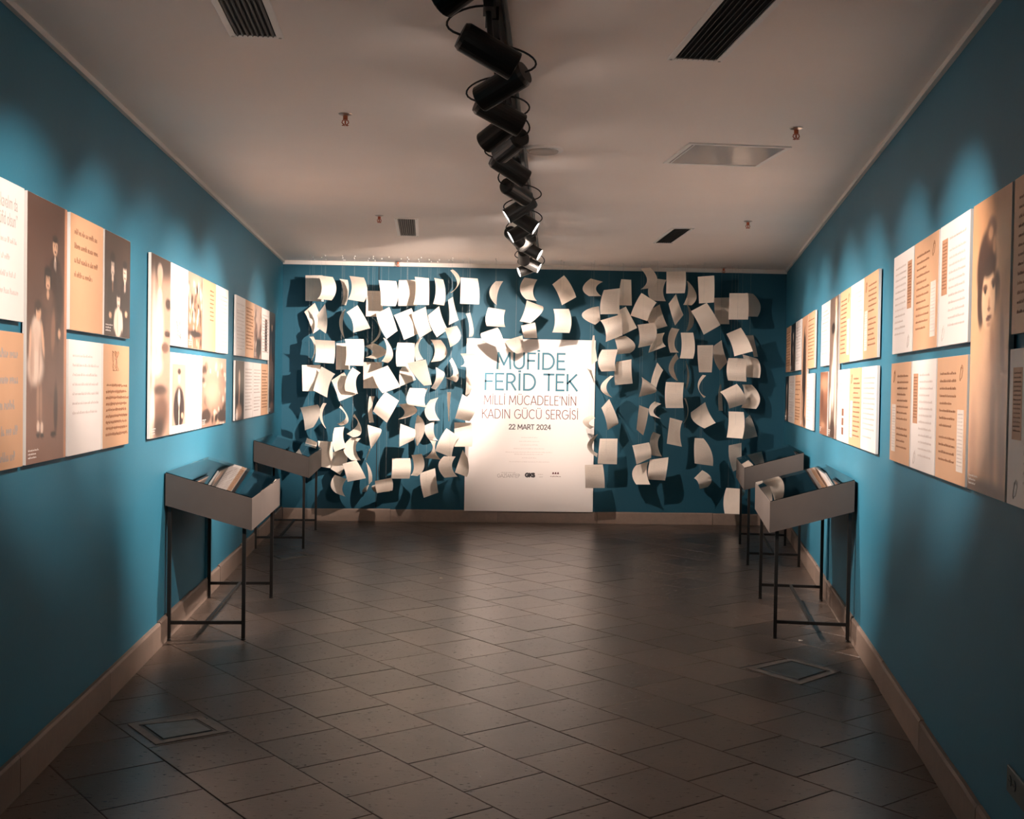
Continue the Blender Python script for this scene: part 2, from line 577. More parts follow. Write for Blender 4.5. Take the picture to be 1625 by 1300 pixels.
# ------------------------------------------------------------------ ceiling fittings
def vent(x0, y0, x1, y1, wdt, label, ns=8):
    a, c = Vector((x0, y0, 0)), Vector((x1, y1, 0))
    ln = (c - a).length
    d = (c - a).normalized()
    ang = math.atan2(-d.x, d.y)
    root = empty('ceiling_vent', T(a.x, a.y, CZ) @ Matrix.Rotation(ang, 4, 'Z'), label, 'air vent')
    hw = wdt / 2; f = .028
    b = MB(); b.box(-hw, 0, -.006, -hw + f, ln, 0); b.box(hw - f, 0, -.006, hw, ln, 0)
    b.box(-hw + f, 0, -.006, hw - f, f, 0); b.box(-hw + f, ln - f, -.006, hw - f, ln, 0)
    b.build('frame', M['white'], root, bevel=.0015)
    b = MB(); b.box(-hw + f, f, -.0015, hw - f, ln - f, 0)
    b.build('cavity', M['void'], root)
    pr = None
    for k in range(ns):
        x = -hw + f + (2 * (hw - f)) * (k + .5) / ns
        if pr is None:
            b = MB(); b.hexa([(-.004, f, -.010), (-.002, f, -.010), (-.002, ln - f, -.010), (-.004, ln - f, -.010), (.002, f, -.0016), (.004, f, -.0016), (.004, ln - f, -.0016), (.002, ln - f, -.0016)])
            pr = b.build('slat', M['slat'], root, T(x, 0))
        else:
            copy_part(pr, root, T(x, 0))
    for (x, y) in ((-hw + f / 2, ln - f / 2), (hw - f / 2, ln - f / 2), (-hw + f / 2, f / 2), (hw - f / 2, f / 2)):
        b = MB(); b.tube([(x, y, -.006), (x, y, -.0085)], .006, 8)
        b.build('screw', M['chrome'], root)


vent(-.81, 3.55, -.865, 4.70, .215, 'long slotted air vent in the ceiling at upper left')
vent(1.01, 3.55, .935, 4.86, .235, 'long slotted air vent in the ceiling at upper right, beside the track')
vent(-.535, 9.72, -.575, 10.88, .20, 'distant slotted air vent left of the track, near the hanging papers')
vent(1.85, 9.96, 1.85, 11.02, .20, 'distant slotted air vent right of the track, behind the square lamp')

root = empty('ceiling_lamp', T(1.505, 6.81, CZ) @ Matrix.Rotation(.075, 4, 'Z'), 'square flush ceiling lamp, switched off, with a glossy cover', 'lamp')
b = MB()
for (x0, y0, x1, y1) in ((-.3, -.3, .3, -.275), (-.3, .275, .3, .3), (-.3, -.275, -.275, .275), (.275, -.275, .3, .275)):
    b.box(x0, y0, -.008, x1, y1, 0)
b.build('frame', M['white'], root, bevel=.001)
b = MB(); b.box(-.275, -.275, -.004, .275, .275, -.0005)
b.build('cover', M['panelglass'], root)
b = MB(); b.box(-.262, -.27, -.0065, -.255, .27, -.004); b.build('reflected_streak', M['white'], root)  # white strip standing in for a bright reflection on the cover

root = empty('ceiling_speaker', T(.42, 6.76, CZ), 'round white ceiling speaker beside the track spotlights', 'speaker')
b = MB(); b.tube([(0, 0, 0), (0, 0, -.012), (0, 0, -.014)], [.118, .118, .108], 32); b.build('ring', M['white'], root, smooth=False)
b = MB(); b.tube([(0, 0, -.014), (0, 0, -.022), (0, 0, -.026)], [.092, .088, .06], 32); b.build('grille', M['grille'], root)

root = empty('ceiling_bracket', T(.30, 6.72, CZ), 'small white bracket on the ceiling beside the round speaker', 'bracket')
b = MB(); b.box(-.03, -.02, -.012, .03, .02, 0); b.build('plate', M['white'], root, bevel=.002)
b = MB(); b.tube([(0.02, 0, -.01), (.04, 0, -.03), (.06, .01, -.012)], .004, 6); b.build('hook', M['chrome'], root)

for (x, y, lab) in ((-.649, 6.0, 'red and chrome sprinkler head on the ceiling at left, nearest the camera'),
                    (-.749, 9.6, 'red sprinkler head on the ceiling at left, beside the distant vent'),
                    (1.718, 6.07, 'red and chrome sprinkler head on the ceiling at right, beside the square lamp'),
                    (2.296, 9.48, 'red sprinkler head on the ceiling at right, beyond the square lamp'),
                    (-.811, 13.20, 'tiny sprinkler head over the papers at the back wall, left of the poster'),
                    (2.923, 13.19, 'tiny sprinkler head over the papers at the back wall, right of the poster')):
    root = empty('sprinkler', T(x, y, CZ), lab, 'sprinkler', 'ceiling sprinkler heads')
    b = MB(); b.tube([(0, 0, 0), (0, 0, -.004), (0, 0, -.010)], [.036, .034, .016], 16); b.build('rosette', M['chrome'], root)
    b = MB(); b.tube([(0, 0, -.010), (0, 0, -.030), (0, 0, -.034)], [.012, .012, .016], 10)
    for sgn in (-1, 1):
        b.tube([(sgn * .014, 0, -.034), (sgn * .017, 0, -.046), (sgn * .004, 0, -.058)], .003, 6)
    b.build('body', M['copper'], root)
    b = MB(); b.tube([(0, 0, -.034), (0, 0, -.045), (0, 0, -.056)], [.003, .0045, .003], 8); b.build('bulb', M['copper'], root)
    b = MB()
    for k in range(8):
        a = k * math.pi / 4
        b.hexa([(math.cos(a + da) * rr, math.sin(a + da) * rr, z) for z in (-.060, -.058) for (da, rr) in ((0, .006), (.5, .006), (.35, .018), (.15, .018))])
    b.build('deflector', M['copper'], root)


# ------------------------------------------------------------------ track and spotlights
def tx(y): return -.262 + .0775 * y


root = empty('lighting_track', T(0, 0, CZ), 'long black lighting track running down the middle of the ceiling', 'track')
a, c = Vector((tx(1.2), 1.2, -.045)), Vector((tx(12.1), 12.1, -.045))
n_ = (c - a).normalized().cross(Z) * .018
b = MB(); b.hexa([a - n_, a + n_, c + n_, c - n_] + [q + Z * .045 for q in (a - n_, a + n_, c + n_, c - n_)])
b.build('rail', M['black'], root)
b = MB(); b.tube([(tx(1.2) + .05, 1.2, -.012), (tx(8) + .05, 8, -.012), (tx(12.1) + .05, 12.1, -.012)], .011, 8)
b.build('cable', M['black'], root)
for y in (4.29, 6.6, 8.47, 10.18):
    b = MB(); b.box(tx(y) - .024, y - .05, -.05, tx(y) + .024, y + .05, -.001); b.build('joiner', M['black'], root)

hb = MB(); hb.tube([(0, 0, .13), (0, 0, .115), (0, 0, -.085), (0, 0, -.088)], [.044, .052, .052, .050], 24, cap=False)
hb.tube([(0, 0, -.0885), (0, 0, -.06)], [.0495, .0495], 24, cap=False)
hb.add([(math.cos(k * math.pi / 12) * .044, math.sin(k * math.pi / 12) * .044, .13) for k in range(24)], [tuple(range(24))])
lb = MB(); lb.tube([(0, 0, -.0815), (0, 0, -.0800)], [.0485, .0485], 24)
HEAD = {}


def head(i, hx, hy, target, watt, label, glow, size=50, loop=True):
    """hx,hy: body centre at z 2.74"""
    c = Vector((hx, hy, 2.755))
    d = (Vector(target) - c).normalized()
    q = d.to_track_quat('-Z', 'Y').to_matrix().to_4x4()
    root = empty('track_spotlight', T(c.x, c.y, c.z), label, 'spotlight', 'black track spotlights')
    if 'body' not in HEAD:
        HEAD['body'] = hb.build('housing', M['black'], root, q)
        HEAD['lens'] = lb.build('lens', M['lens'], root, q)
    else:
        copy_part(HEAD['body'], root, q)
        ln = copy_part(HEAD['lens'], root, q)
    b = MB()                             # adapter and stem
    top = Vector((tx(hy) - hx, 0, CZ - .05 - c.z))
    b.box(top.x - .017, -.055, top.z - .028, top.x + .017, .055, top.z + .004)
    b.build('adapter', M['black'], root)
    b = MB(); b.tube([top + Z * -.02, Vector((top.x * .6, .02, .09)), Vector((0, .0, .0))], .011, 8)
    b.build('stem', M['black'], root, smooth=True)
    if loop:
        back = q.to_3x3() @ Vector((0, 0, .13))
        side = Vector((back.x, 0, 0)).normalized() * .06
        pts = []
        p0, p3 = back, top + Z * -.01
        p1 = back + q.to_3x3() @ Vector((0, 0, .07)) + side
        p2 = p3 + side * 1.3 + Z * .01
        for k in range(13):
            t = k / 12
            pts.append(p0 * (1 - t) ** 3 + p1 * 3 * t * (1 - t) ** 2 + p2 * 3 * t * t * (1 - t) + p3 * t ** 3)
        b = MB(); b.tube(pts, .0042, 6); b.build('cord', M['black'], root, smooth=True)
    if watt:
        s = spot(c + d * .10, target, watt, size)
        s.name = 'lamp_light'
        s.parent = root
        s.matrix_parent_inverse = root.matrix_world.inverted()
    return root


def lw(y, z): return (lx(y), y, z)
def rw(y, z): return (rx(y), y, z)


HEADS = [
    # x, y, target, watt, size, label
    (-.10, 1.6, lw(3.0, 1.85), WALL_W * .45, 40, 'black track spotlight over the camera, aimed at the left wall'),
    (-.03, 3.37, lw(4.6, 1.85), WALL_W * 1.05, 44, 'black track spotlight cut off by the top of the picture, aimed left'),
    (.072, 4.06, rw(4.5, 1.85), WALL_W * 1.05, 44, 'largest fully visible black track spotlight, aimed right, nearest the camera'),
    (.102, 4.53, lw(5.7, 1.85), WALL_W * .9, 44, 'black track spotlight aimed left, second below the top edge, with a cord loop at right'),
    (.138, 4.99, rw(5.6, 1.85), WALL_W * .8, 44, 'black track spotlight aimed right, directly behind the second one'),
    (.122, 5.32, lw(6.9, 1.5), WALL_W * 1.4, 56, 'black track spotlight aimed left, third of the left-facing ones'),
    (.182, 5.63, lw(10.2, 1.72), WALL_W * 2.4, 34, 'black track spotlight aimed left, just before the round ceiling speaker'),
    (.228, 6.25, rw(6.9, 1.5), WALL_W * 1.5, 58, 'black track spotlight aimed right, just below the round ceiling speaker'),
    (.287, 6.97, rw(10.6, 1.7), WALL_W * 2.0, 34, 'black track spotlight aimed right with a cord loop on its left'),
    (.313, 7.65, lw(7.6, 1.35), WALL_W * 1.9, 66, 'glowing track spotlight aimed left, nearest one whose lamp shows'),
    (.395, 8.21, rw(7.9, 1.35), WALL_W * 2.0, 66, 'glowing track spotlight aimed right, under a round cord loop'),
    (.383, 8.73, lw(8.6, 1.4), WALL_W * 1.8, 62, 'glowing track spotlight aimed left, second one whose lamp shows'),
    (.45, 9.39, (-.98, YB, 1.80), BACK_W * 2.0, 46, 'dark track spotlight aimed at the papers left of the poster'),
    (.53, 9.92, rw(9.3, 1.4), WALL_W * 1.6, 62, 'glowing track spotlight aimed right, second last with a bright lamp'),
    (.493, 10.45, (.72, YB, 1.72), BACK_W * .62, 54, 'dark track spotlight aimed at the white poster'),
    (.594, 11.07, rw(10.5, 1.5), WALL_W * 1.1, 56, 'glowing track spotlight aimed right, lowest in the picture with a bright lamp'),
    (.577, 11.57, lw(11.2, 1.75), WALL_W * 1.3, 44, 'dark track spotlight at the far end of the track, aimed left'),
    (.36, 9.10, (2.3, YB, 1.55), BACK_W * .50, 50, 'dark track spotlight hidden among the others, aimed at the papers right of the poster'),
]
for i, (x, y, t, wt, sz, lab) in enumerate(HEADS):
    head(i, x, y, t, wt, lab, True, sz)


# ------------------------------------------------------------------ monoline lettering
def arc(cx, cy, rx_, ry, a0, a1, n=10):
    return [(cx + rx_ * math.cos(math.radians(a0 + (a1 - a0) * k / n)), cy + ry * math.sin(math.radians(a0 + (a1 - a0) * k / n))) for k in range(n + 1)]


def dot(x, y=1.17): return [(x - .04, y), (x + .04, y)]


GL = {   # advance, strokes; cap height 1
    'M': (.98, [[(.06, 0), (.12, 1), (.48, .25), (.84, 1), (.90, 0)]]),
    'U': (.84, [[(.1, 1), (.1, .35)] + arc(.42, .35, .32, .35, 180, 360) + [(.74, 1)]]),
    'F': (.60, [[(.1, 0), (.1, 1), (.56, 1)], [(.1, .52), (.5, .52)]]),
    'I': (.26, [[(.13, 0), (.13, 1)]]),
    'D': (.88, [[(.1, 0), (.1, 1), (.35, 1)] + arc(.35, .5, .45, .5, 90, -90, 14) + [(.1, 0)]]),
    'E': (.64, [[(.56, 0), (.1, 0), (.1, 1), (.56, 1)], [(.1, .52), (.5, .52)]]),
    'R': (.70, [[(.1, 0), (.1, 1), (.32, 1)] + arc(.32, .73, .27, .27, 90, -90) + [(.1, .46)], [(.36, .46), (.64, 0)]]),
    'T': (.66, [[(.03, 1), (.63, 1)], [(.33, 1), (.33, 0)]]),
    'K': (.72, [[(.1, 0), (.1, 1)], [(.66, 1), (.12, .46)], [(.26, .58), (.70, 0)]]),
    'L': (.56, [[(.1, 1), (.1, 0), (.52, 0)]]),
    'C': (.88, [arc(.5, .5, .42, .5, 50, 310, 16)]),
    'A': (.80, [[(.03, 0), (.40, 1), (.77, 0)], [(.13, .28), (.67, .28)]]),
    'N': (.84, [[(.1, 0), (.1, 1), (.74, 0), (.74, 1)]]),
    'G': (.94, [arc(.5, .5, .42, .5, 50, 340, 16) + [(.90, .46), (.56, .46)]]),
    'S': (.58, [arc(.29, .75, .21, .25, 40, 230, 9) + arc(.29, .25, .22, .25, 60, -150, 10)]),
    'Z': (.68, [[(.08, 1), (.6, 1), (.06, 0), (.62, 0)]]),
    'P': (.62, [[(.1, 0), (.1, 1), (.32, 1)] + arc(.32, .73, .25, .27, 90, -90) + [(.1, .46)]]),
    '2': (.62, [arc(.3, .74, .23, .26, 165, -25, 9) + [(.06, 0), (.56, 0)]]),
    '0': (.78, [arc(.39, .5, .31, .5, 0, 360, 20)]),
    '4': (.66, [[(.48, 0), (.48, 1), (.04, .3), (.62, .3)]]),
    "'": (.18, [[(.09, 1), (.09, .8)]]),
    ' ': (.34, []),
}


def text_strokes(txt):
    x = 0; out = []
    i = 0
    for ch in txt:
        base = {'Ü': 'U', 'İ': 'I', 'Ş': 'S'}.get(ch, ch)
        adv, st = GL[base]
        for s in st: out.append([(x + px, py) for px, py in s])
        if ch == 'Ü': out += [[(x + .26, 1.17), (x + .33, 1.17)], [(x + .51, 1.17), (x + .58, 1.17)]]
        if ch == 'İ': out.append([(x + .095, 1.17), (x + .165, 1.17)])
        x += adv + .06
    return out, x - .06


def lettering(name, txt, x0, x1, z0, h, wdt, y, m, parent, org):
    """monoline strokes between x0..x1, baseline z0, cap height h, facing -Y at depth y (local)"""
    st, tw = text_strokes(txt)
    sx = (x1 - x0) / tw
    words, k_ = [], 0
    gaps = [text_strokes(txt[:i])[1] * sx + x0 for i, ch in enumerate(txt) if ch == ' ']
    for wi in range(len(gaps) + 1):
        b = MB()
        sel = [s for s in st if (wi == 0 or x0 + s[0][0] * sx > gaps[wi - 1]) and (wi == len(gaps) or x0 + s[0][0] * sx <= gaps[wi] + .06 * sx)]
        _strokes(b, sel, x0, z0, sx, h, wdt, y)
        b.build(name, m, parent)


def _strokes(b, st, x0, z0, sx, h, wdt, y):
    for s in st:
        P = [Vector((x0 + px * sx, 0, z0 + py * h)) for px, py in s]
        for i in range(len(P) - 1):
            d = (P[i + 1] - P[i])
            if d.length < 1e-6: continue
            d = d.normalized(); n = Vector((-d.z, 0, d.x)) * wdt / 2
            e = d * wdt * .45
            a, c = P[i] - e, P[i + 1] + e
            yy = y - .0001 * (i % 3)
            b.hexa([a - n + Vector((0, yy, 0)), c - n + Vector((0, yy, 0)), c + n + Vector((0, yy, 0)), a + n + Vector((0, yy, 0)),
                    a - n + Vector((0, yy - .0006, 0)), c - n + Vector((0, yy - .0006, 0)), c + n + Vector((0, yy - .0006, 0)), a + n + Vector((0, yy - .0006, 0))])


def word_bars(b, x0, x1, z, h, y, ch=.55, rnd=random, thick=.22):
    """illegible small print: clusters of little letter strokes"""
    x = x0
    while x < x1 - h * .6:
        wl = rnd.randint(2, 8)
        for k in range(wl):
            if x > x1 - h * .3: break
            hh = h * rnd.choice((.62, .62, .7, 1.0, .66))
            wd = h * ch * rnd.uniform(.5, .9)
            b.box(x, y - .0004, z, x + wd, y, z + hh * .42) if rnd.random() < .5 else b.box(x, y - .0004, z + hh * .35, x + wd, y, z + hh * .9)
            b.box(x, y - .0005, z, x + h * thick, y, z + hh)
            x += wd + h * .12
        x += h * .38


# ------------------------------------------------------------------ poster on the back wall
c0, c1, c2, c3 = (at_y(x, y, YB - .045) for x, y in ((742, 537), (944, 540), (942, 814), (735, 810)))
PX0, PX1, PZ0, PZ1 = (c0.x + c3.x) / 2, (c1.x + c2.x) / 2, (c2.z + c3.z) / 2, (c0.z + c1.z) / 2
PY = YB - .03
root = empty('exhibition_poster', T((PX0 + PX1) / 2, PY, PZ0), 'large white exhibition poster with teal title standing against the back wall', 'poster')
hw, hh = (PX1 - PX0) / 2, PZ1 - PZ0
b = MB(); b.box(-hw, -.012, 0, hw, .012, hh)
b.build('board', M['poster'], root, bevel=.0015)


def pl(x, y):     # photo pixel -> poster-local x, z
    p = at_y(x, y, PY - .013)
    return p.x - (PX0 + PX1) / 2, p.z - PZ0


def pline(name, txt, xa, xb, yt, yb_, wdt, m):
    xm = (xa + xb) / 2
    x0, _ = pl(xa, (yt + yb_) / 2); x1, _ = pl(xb, (yt + yb_) / 2)
    z1 = pl(xm, yt)[1]; z0 = pl(xm, yb_)[1]
    lettering(name, txt, x0, x1, z0, z1 - z0, wdt, -.0121, m, root, None)


pline('title_lettering', 'MÜFİDE', 788, 898, 561, 585.5, .022, M['ink_teal'])
pline('title_lettering', 'FERİD TEK', 768, 916, 594, 619, .022, M['ink_teal'])
pline('subtitle_lettering', "MİLLİ MÜCADELE'NİN", 768, 915, 628.5, 642.5, .0085, M['ink_red'])
pline('subtitle_lettering', 'KADIN GÜCÜ SERGİSİ', 764.5, 918, 650.5, 664.5, .0085, M['ink_red'])
pline('date_lettering', '22 MART 2024', 807.5, 874, 674.2, 681.5, .0095, M['ink_dark'])
pline('sponsor_lettering', 'GAZİANTEP', 789, 825, 752.5, 757.8, .0045, M['ink_grey'])
pline('sponsor_lettering', 'GKS', 833.5, 848.5, 751.5, 756.8, .016, M['ink_dark'])
b = MB()
for (xa, xb, y, m_) in ((827, 854, 695, 0), (824, 856, 701, 0), (826, 854, 706.7, 0), (815, 864, 712.5, 0), (802, 878, 718, 0), (816, 862, 721.5, 0), (828, 852, 727.3, 0), (808, 872, 733.3, 0)):
    x0, z = pl(xa, y); x1, _ = pl(xb, y)
    word_bars(b, x0, x1, z, .011, -.0121)
b.build('small_print', M['ink_faint'], root)['kind'] = 'stuff'
b = MB()
for (xa, xb, y) in ((795, 818, 750.5), (853.5, 862, 753.5), (855.5, 861, 757.5)):
    x0, z = pl(xa, y); x1, _ = pl(xb, y)
    word_bars(b, x0, x1, z, .010, -.0121)
b.build('sponsor_small_print', M['ink_grey'], root)['kind'] = 'stuff'
b = MB()                      # little red roof-line emblem and the dark name below it
x0, z0 = pl(876, 752.5); x1, _ = pl(887.5, 752.5)
for k in range(3):
    xa = x0 + (x1 - x0) * k / 3; xb = x0 + (x1 - x0) * (k + .92) / 3; xm = (xa + xb) / 2
    b.hexa([(xa, -.0127, z0), (xb, -.0127, z0), (xb, -.0121, z0), (xa, -.0121, z0), (xm - .004, -.0127, z0 + .022), (xm + .006, -.0127, z0 + .022), (xm + .006, -.0121, z0 + .022), (xm - .004, -.0121, z0 + .022)])
b.build('red_emblem', M['ink_red'], root)
b = MB(); x0, z = pl(873.5, 757); x1, _ = pl(890, 757); word_bars(b, x0, x1, z, .014, -.0121); b.build('emblem_caption', M['ink_red'], root)['kind'] = 'stuff'


# ------------------------------------------------------------------ printed boards on the side walls
def paint(nx, nz, base, blobs, seed=0, grain=.05):
    rng = np.random.RandomState(seed)
    X, Zc = np.meshgrid(np.linspace(0, 1, nx), np.linspace(0, 1, nz))
    img = np.zeros((nz, nx, 3)); img[:] = base
    for bl in blobs:
        cx, cz, rx_, rz, col = bl[:5]
        rt_ = math.radians(bl[5]) if len(bl) > 5 else 0
        soft = bl[6] if len(bl) > 6 else .25
        dx, dz = X - cx, (Zc - cz)
        u = dx * math.cos(rt_) + dz * math.sin(rt_); v = -dx * math.sin(rt_) + dz * math.cos(rt_)
        q = np.sqrt((u / rx_) ** 2 + (v / rz) ** 2)
        a = np.clip((1 + soft - q) / (2 * soft + 1e-6), 0, 1)
        a = (a * a * (3 - 2 * a))[..., None]
        img = img * (1 - a) + np.array(col) * a
    k = rng.rand(max(3, nz // 9) + 2, max(3, nx // 9) + 2)
    yi = np.linspace(0, k.shape[0] - 1.001, nz); xi = np.linspace(0, k.shape[1] - 1.001, nx)
    y0 = yi.astype(int); x0 = xi.astype(int); fy = (yi - y0)[:, None]; fx = (xi - x0)[None]
    n = k[y0][:, x0] * (1 - fy) * (1 - fx) + k[y0 + 1][:, x0] * fy * (1 - fx) + k[y0][:, x0 + 1] * (1 - fy) * fx + k[y0 + 1][:, x0 + 1] * fy * fx
    img *= (1 + grain * 2 * (n - .5) + grain * (rng.rand(nz, nx) - .5))[..., None]
    return np.clip(img, 0, 1)


def srgb(r, g, b_):
    return tuple(((c / 255) / 12.92 if c / 255 <= .04045 else ((c / 255 + .055) / 1.055) ** 2.4) for c in (r, g, b_))


def photo_mesh(name, x0, x1, z0, z1, y, img, parent):
    nz, nx = img.shape[:2]
    xs = np.linspace(x0, x1, nx); zs = np.linspace(z1, z0, nz)
    vs = [(float(x), y, float(z)) for z in zs for x in xs]
    fs = [(i * nx + j, (i + 1) * nx + j, (i + 1) * nx + j + 1, i * nx + j + 1) for i in range(nz - 1) for j in range(nx - 1)]
    me = bpy.data.meshes.new(name)
    me.from_pydata(vs, [], fs)
    ca = me.color_attributes.new('Col', 'FLOAT_COLOR', 'POINT')
    arr = np.ones((nz * nx, 4), dtype=np.float32); arr[:, :3] = img.reshape(-1, 3)
    ca.data.foreach_set('color', arr.ravel())
    me.materials.append(M['photo'])
    o = bpy.data.objects.new(name, me); COL.objects.link(o); o.parent = parent
    return o


DK = srgb(62, 44, 36); SEP = srgb(150, 108, 84); SKIN = srgb(226, 182, 150); WH = srgb(238, 214, 196); BK = srgb(28, 22, 22); CRM = srgb(214, 170, 132)
PH = {}
# tall board: standing man, seated woman, child in a white dress
BR1, BR2, BR3 = srgb(84, 60, 50), srgb(120, 86, 70), srgb(58, 42, 36)
PH['family'] = (60, 124, srgb(98, 70, 58), [
    (.5, .0, 1.2, .20, BR1, 0, .9), (.5, .95, 1.2, .25, srgb(132, 96, 80), 0, .6), (.2, .35, .3, .14, srgb(92, 66, 54), 0, .8), (.97, .5, .04, .8, srgb(196, 140, 106), 0, .3),
    # standing man
    (.70, .36, .20, .15, BR3, 0, .2), (.68, .245, .13, .035, BR3, 0, .2), (.68, .168, .062, .034, SKIN, 0, .2), (.68, .138, .070, .016, BK, 0, .3), (.655, .166, .012, .005, BR3), (.71, .166, .012, .005, BR3), (.685, .188, .022, .004, BR3),
    (.68, .235, .022, .030, WH, 0, .3), (.68, .25, .008, .028, BK, 0, .3), (.76, .45, .07, .09, BR3, 6, .3), (.80, .505, .035, .018, SKIN, 0, .3),
    # woman
    (.52, .44, .20, .12, BR1, 0, .25), (.50, .375, .14, .04, srgb(104, 76, 62), 0, .3), (.50, .305, .068, .036, SKIN, 0, .2), (.50, .272, .088, .022, BK, 0, .3), (.43, .30, .020, .035, BK, 0, .4), (.57, .30, .020, .035, BK, 0, .4),
    (.475, .304, .012, .005, BR3), (.53, .304, .012, .005, BR3), (.50, .328, .02, .004, srgb(120, 60, 50)), (.50, .36, .03, .018, SKIN, 0, .3), (.56, .56, .16, .14, srgb(108, 78, 64), 0, .35), (.64, .50, .05, .08, srgb(150, 108, 86), 12, .4),
    (.60, .70, .12, .07, srgb(118, 86, 72), 0, .5),
    # child in white
    (.23, .50, .11, .05, WH, 0, .4), (.22, .57, .13, .09, srgb(226, 198, 178), 0, .4), (.21, .64, .18, .065, WH, 0, .35), (.12, .62, .05, .08, srgb(190, 156, 134), 8, .6), (.30, .60, .02, .07, srgb(200, 168, 146), 6, .5), (.16, .60, .015, .08, srgb(206, 176, 154), -4, .5),
    (.27, .435, .062, .030, SKIN, 0, .2), (.26, .408, .080, .020, BR3, 0, .3), (.20, .43, .018, .022, BR3, 0, .4), (.250, .434, .010, .004, BR3), (.295, .434, .010, .004, BR3), (.275, .452, .016, .003, srgb(130, 66, 56)),
    (.38, .535, .026, .075, SKIN, -32, .3), (.08, .55, .024, .06, SKIN, 12, .3), (.27, .77, .030, .075, srgb(176, 138, 114), 0, .6), (.345, .775, .028, .075, srgb(170, 132, 108), -4, .6), (.28, .865, .034, .022, WH, 0, .3), (.37, .87, .034, .022, WH, 0, .3), (.28, .895, .045, .010, BK, 0, .3), (.375, .90, .045, .010, BK, 0, .3),
    (.72, .80, .05, .10, BR3, 0, .4), (.66, .90, .07, .012, BK, 0, .3)])
PH['group'] = (56, 56, srgb(50, 38, 34), [
    (.5, .12, .9, .26, srgb(72, 56, 48), 0, .8), (.30, .68, .20, .26, BK, 0, .15), (.30, .50, .17, .08, BK, 0, .2), (.78, .70, .20, .28, BK, 0, .15), (.78, .52, .16, .08, BK, 0, .2),
    (.30, .32, .075, .095, WH, 0, .2), (.30, .235, .092, .055, BK, 0, .3), (.225, .31, .02, .06, BK), (.375, .31, .02, .06, BK), (.275, .315, .012, .010, BK), (.33, .315, .012, .010, BK), (.30, .375, .025, .008, DK), (.30, .44, .035, .035, WH, 0, .3), (.30, .52, .02, .05, SEP),
    (.78, .35, .070, .095, WH, 0, .2), (.78, .27, .080, .045, BK, 0, .3), (.755, .345, .012, .010, BK), (.805, .345, .012, .010, BK), (.78, .40, .028, .010, DK), (.78, .49, .030, .060, WH, 0, .2), (.78, .52, .010, .06, BK, 0, .2),
    (.53, .64, .062, .080, WH, 0, .2), (.53, .575, .072, .040, BK, 0, .3), (.51, .64, .010, .009, BK), (.555, .64, .010, .009, BK), (.53, .69, .02, .007, DK),
    (.52, .86, .14, .15, WH, 0, .12), (.40, .84, .04, .10, WH, 14, .3), (.66, .84, .04, .10, WH, -14, .3), (.50, .88, .02, .12, srgb(200, 172, 152), 0, .5), (.84, .76, .05, .03, SKIN, 0, .3), (.22, .80, .05, .03, SKIN, 0, .3)])
PH['bride'] = (46, 96, srgb(186, 150, 128), [
    (.5, .0, 1.0, .12, srgb(70, 52, 44), 0, .4), (.45, .09, .14, .05, srgb(206, 180, 160)), (.45, .13, .10, .05, SKIN), (.45, .22, .12, .05, WH), (.40, .38, .24, .18, WH, 5, .4), (.15, .45, .10, .3, WH, 0, .5),
    (.88, .25, .14, .035, DK), (.86, .42, .16, .02, DK), (.75, .5, .2, .03, srgb(110, 80, 66)), (.3, .60, .3, .06, WH, 0, .5), (.5, .74, .35, .03, DK, 0, .5), (.55, .86, .4, .10, srgb(110, 78, 62), 0, .5), (.10, .86, .12, .14, WH, 0, .4), (.45, .95, .3, .06, DK, 0, .6)])
def crowd(seed, dark=False):
    r = random.Random(seed)
    bl = [(.5, .1, .9, .2, srgb(190, 160, 140), 0, .8)]
    for k in range(60):
        z = .12 + .85 * r.random()
        bl.append((r.random(), z, .03 + .03 * r.random(), .03 + .05 * r.random(), r.choice((DK, BK, WH, SEP, WH, DK, SKIN)) if not dark else r.choice((BK, BK, DK, SEP, WH)), r.uniform(-20, 20), .5))
    return bl
PH['crowd'] = (46, 46, SEP, crowd(3) + [(.5, .8, .45, .05, BK, 0, .4)])
PH['street'] = (70, 46, srgb(150, 118, 100), [(.5, .1, .8, .28, srgb(90, 66, 54), 0, .6)] + crowd(9) + [(.5, .5, .35, .20, srgb(200, 168, 144), 0, .8), (.15, .85, .2, .1, DK), (.85, .88, .25, .1, DK)])
PH['column'] = (40, 40, srgb(140, 106, 90), crowd(21) + [(.55, .3, .2, .3, srgb(196, 170, 156), 0, .5), (.6, .8, .3, .2, BK)])
PH['darktall'] = (40, 84, srgb(40, 30, 28), [(.45, .14, .12, .05, SKIN), (.45, .10, .14, .03, BK), (.3, .45, .10, .20, srgb(116, 84, 66), 10, .5), (.6, .7, .08, .2, srgb(130, 98, 80), -5, .5), (.5, .93, .3, .04, SEP, 0, .5)])
PH['lady'] = (40, 40, BK, [(.45, .30, .10, .14, WH), (.45, .55, .06, .2, SKIN, 8), (.45, .85, .3, .12, srgb(196, 150, 120), 0, .4), (.2, .9, .12, .1, WH)])
PH['man'] = (40, 40, BK, [(.5, .26, .10, .13, WH), (.5, .15, .12, .05, DK), (.5, .55, .045, .12, WH), (.3, .8, .1, .2, srgb(60, 44, 40)), (.7, .75, .06, .18, SEP)])
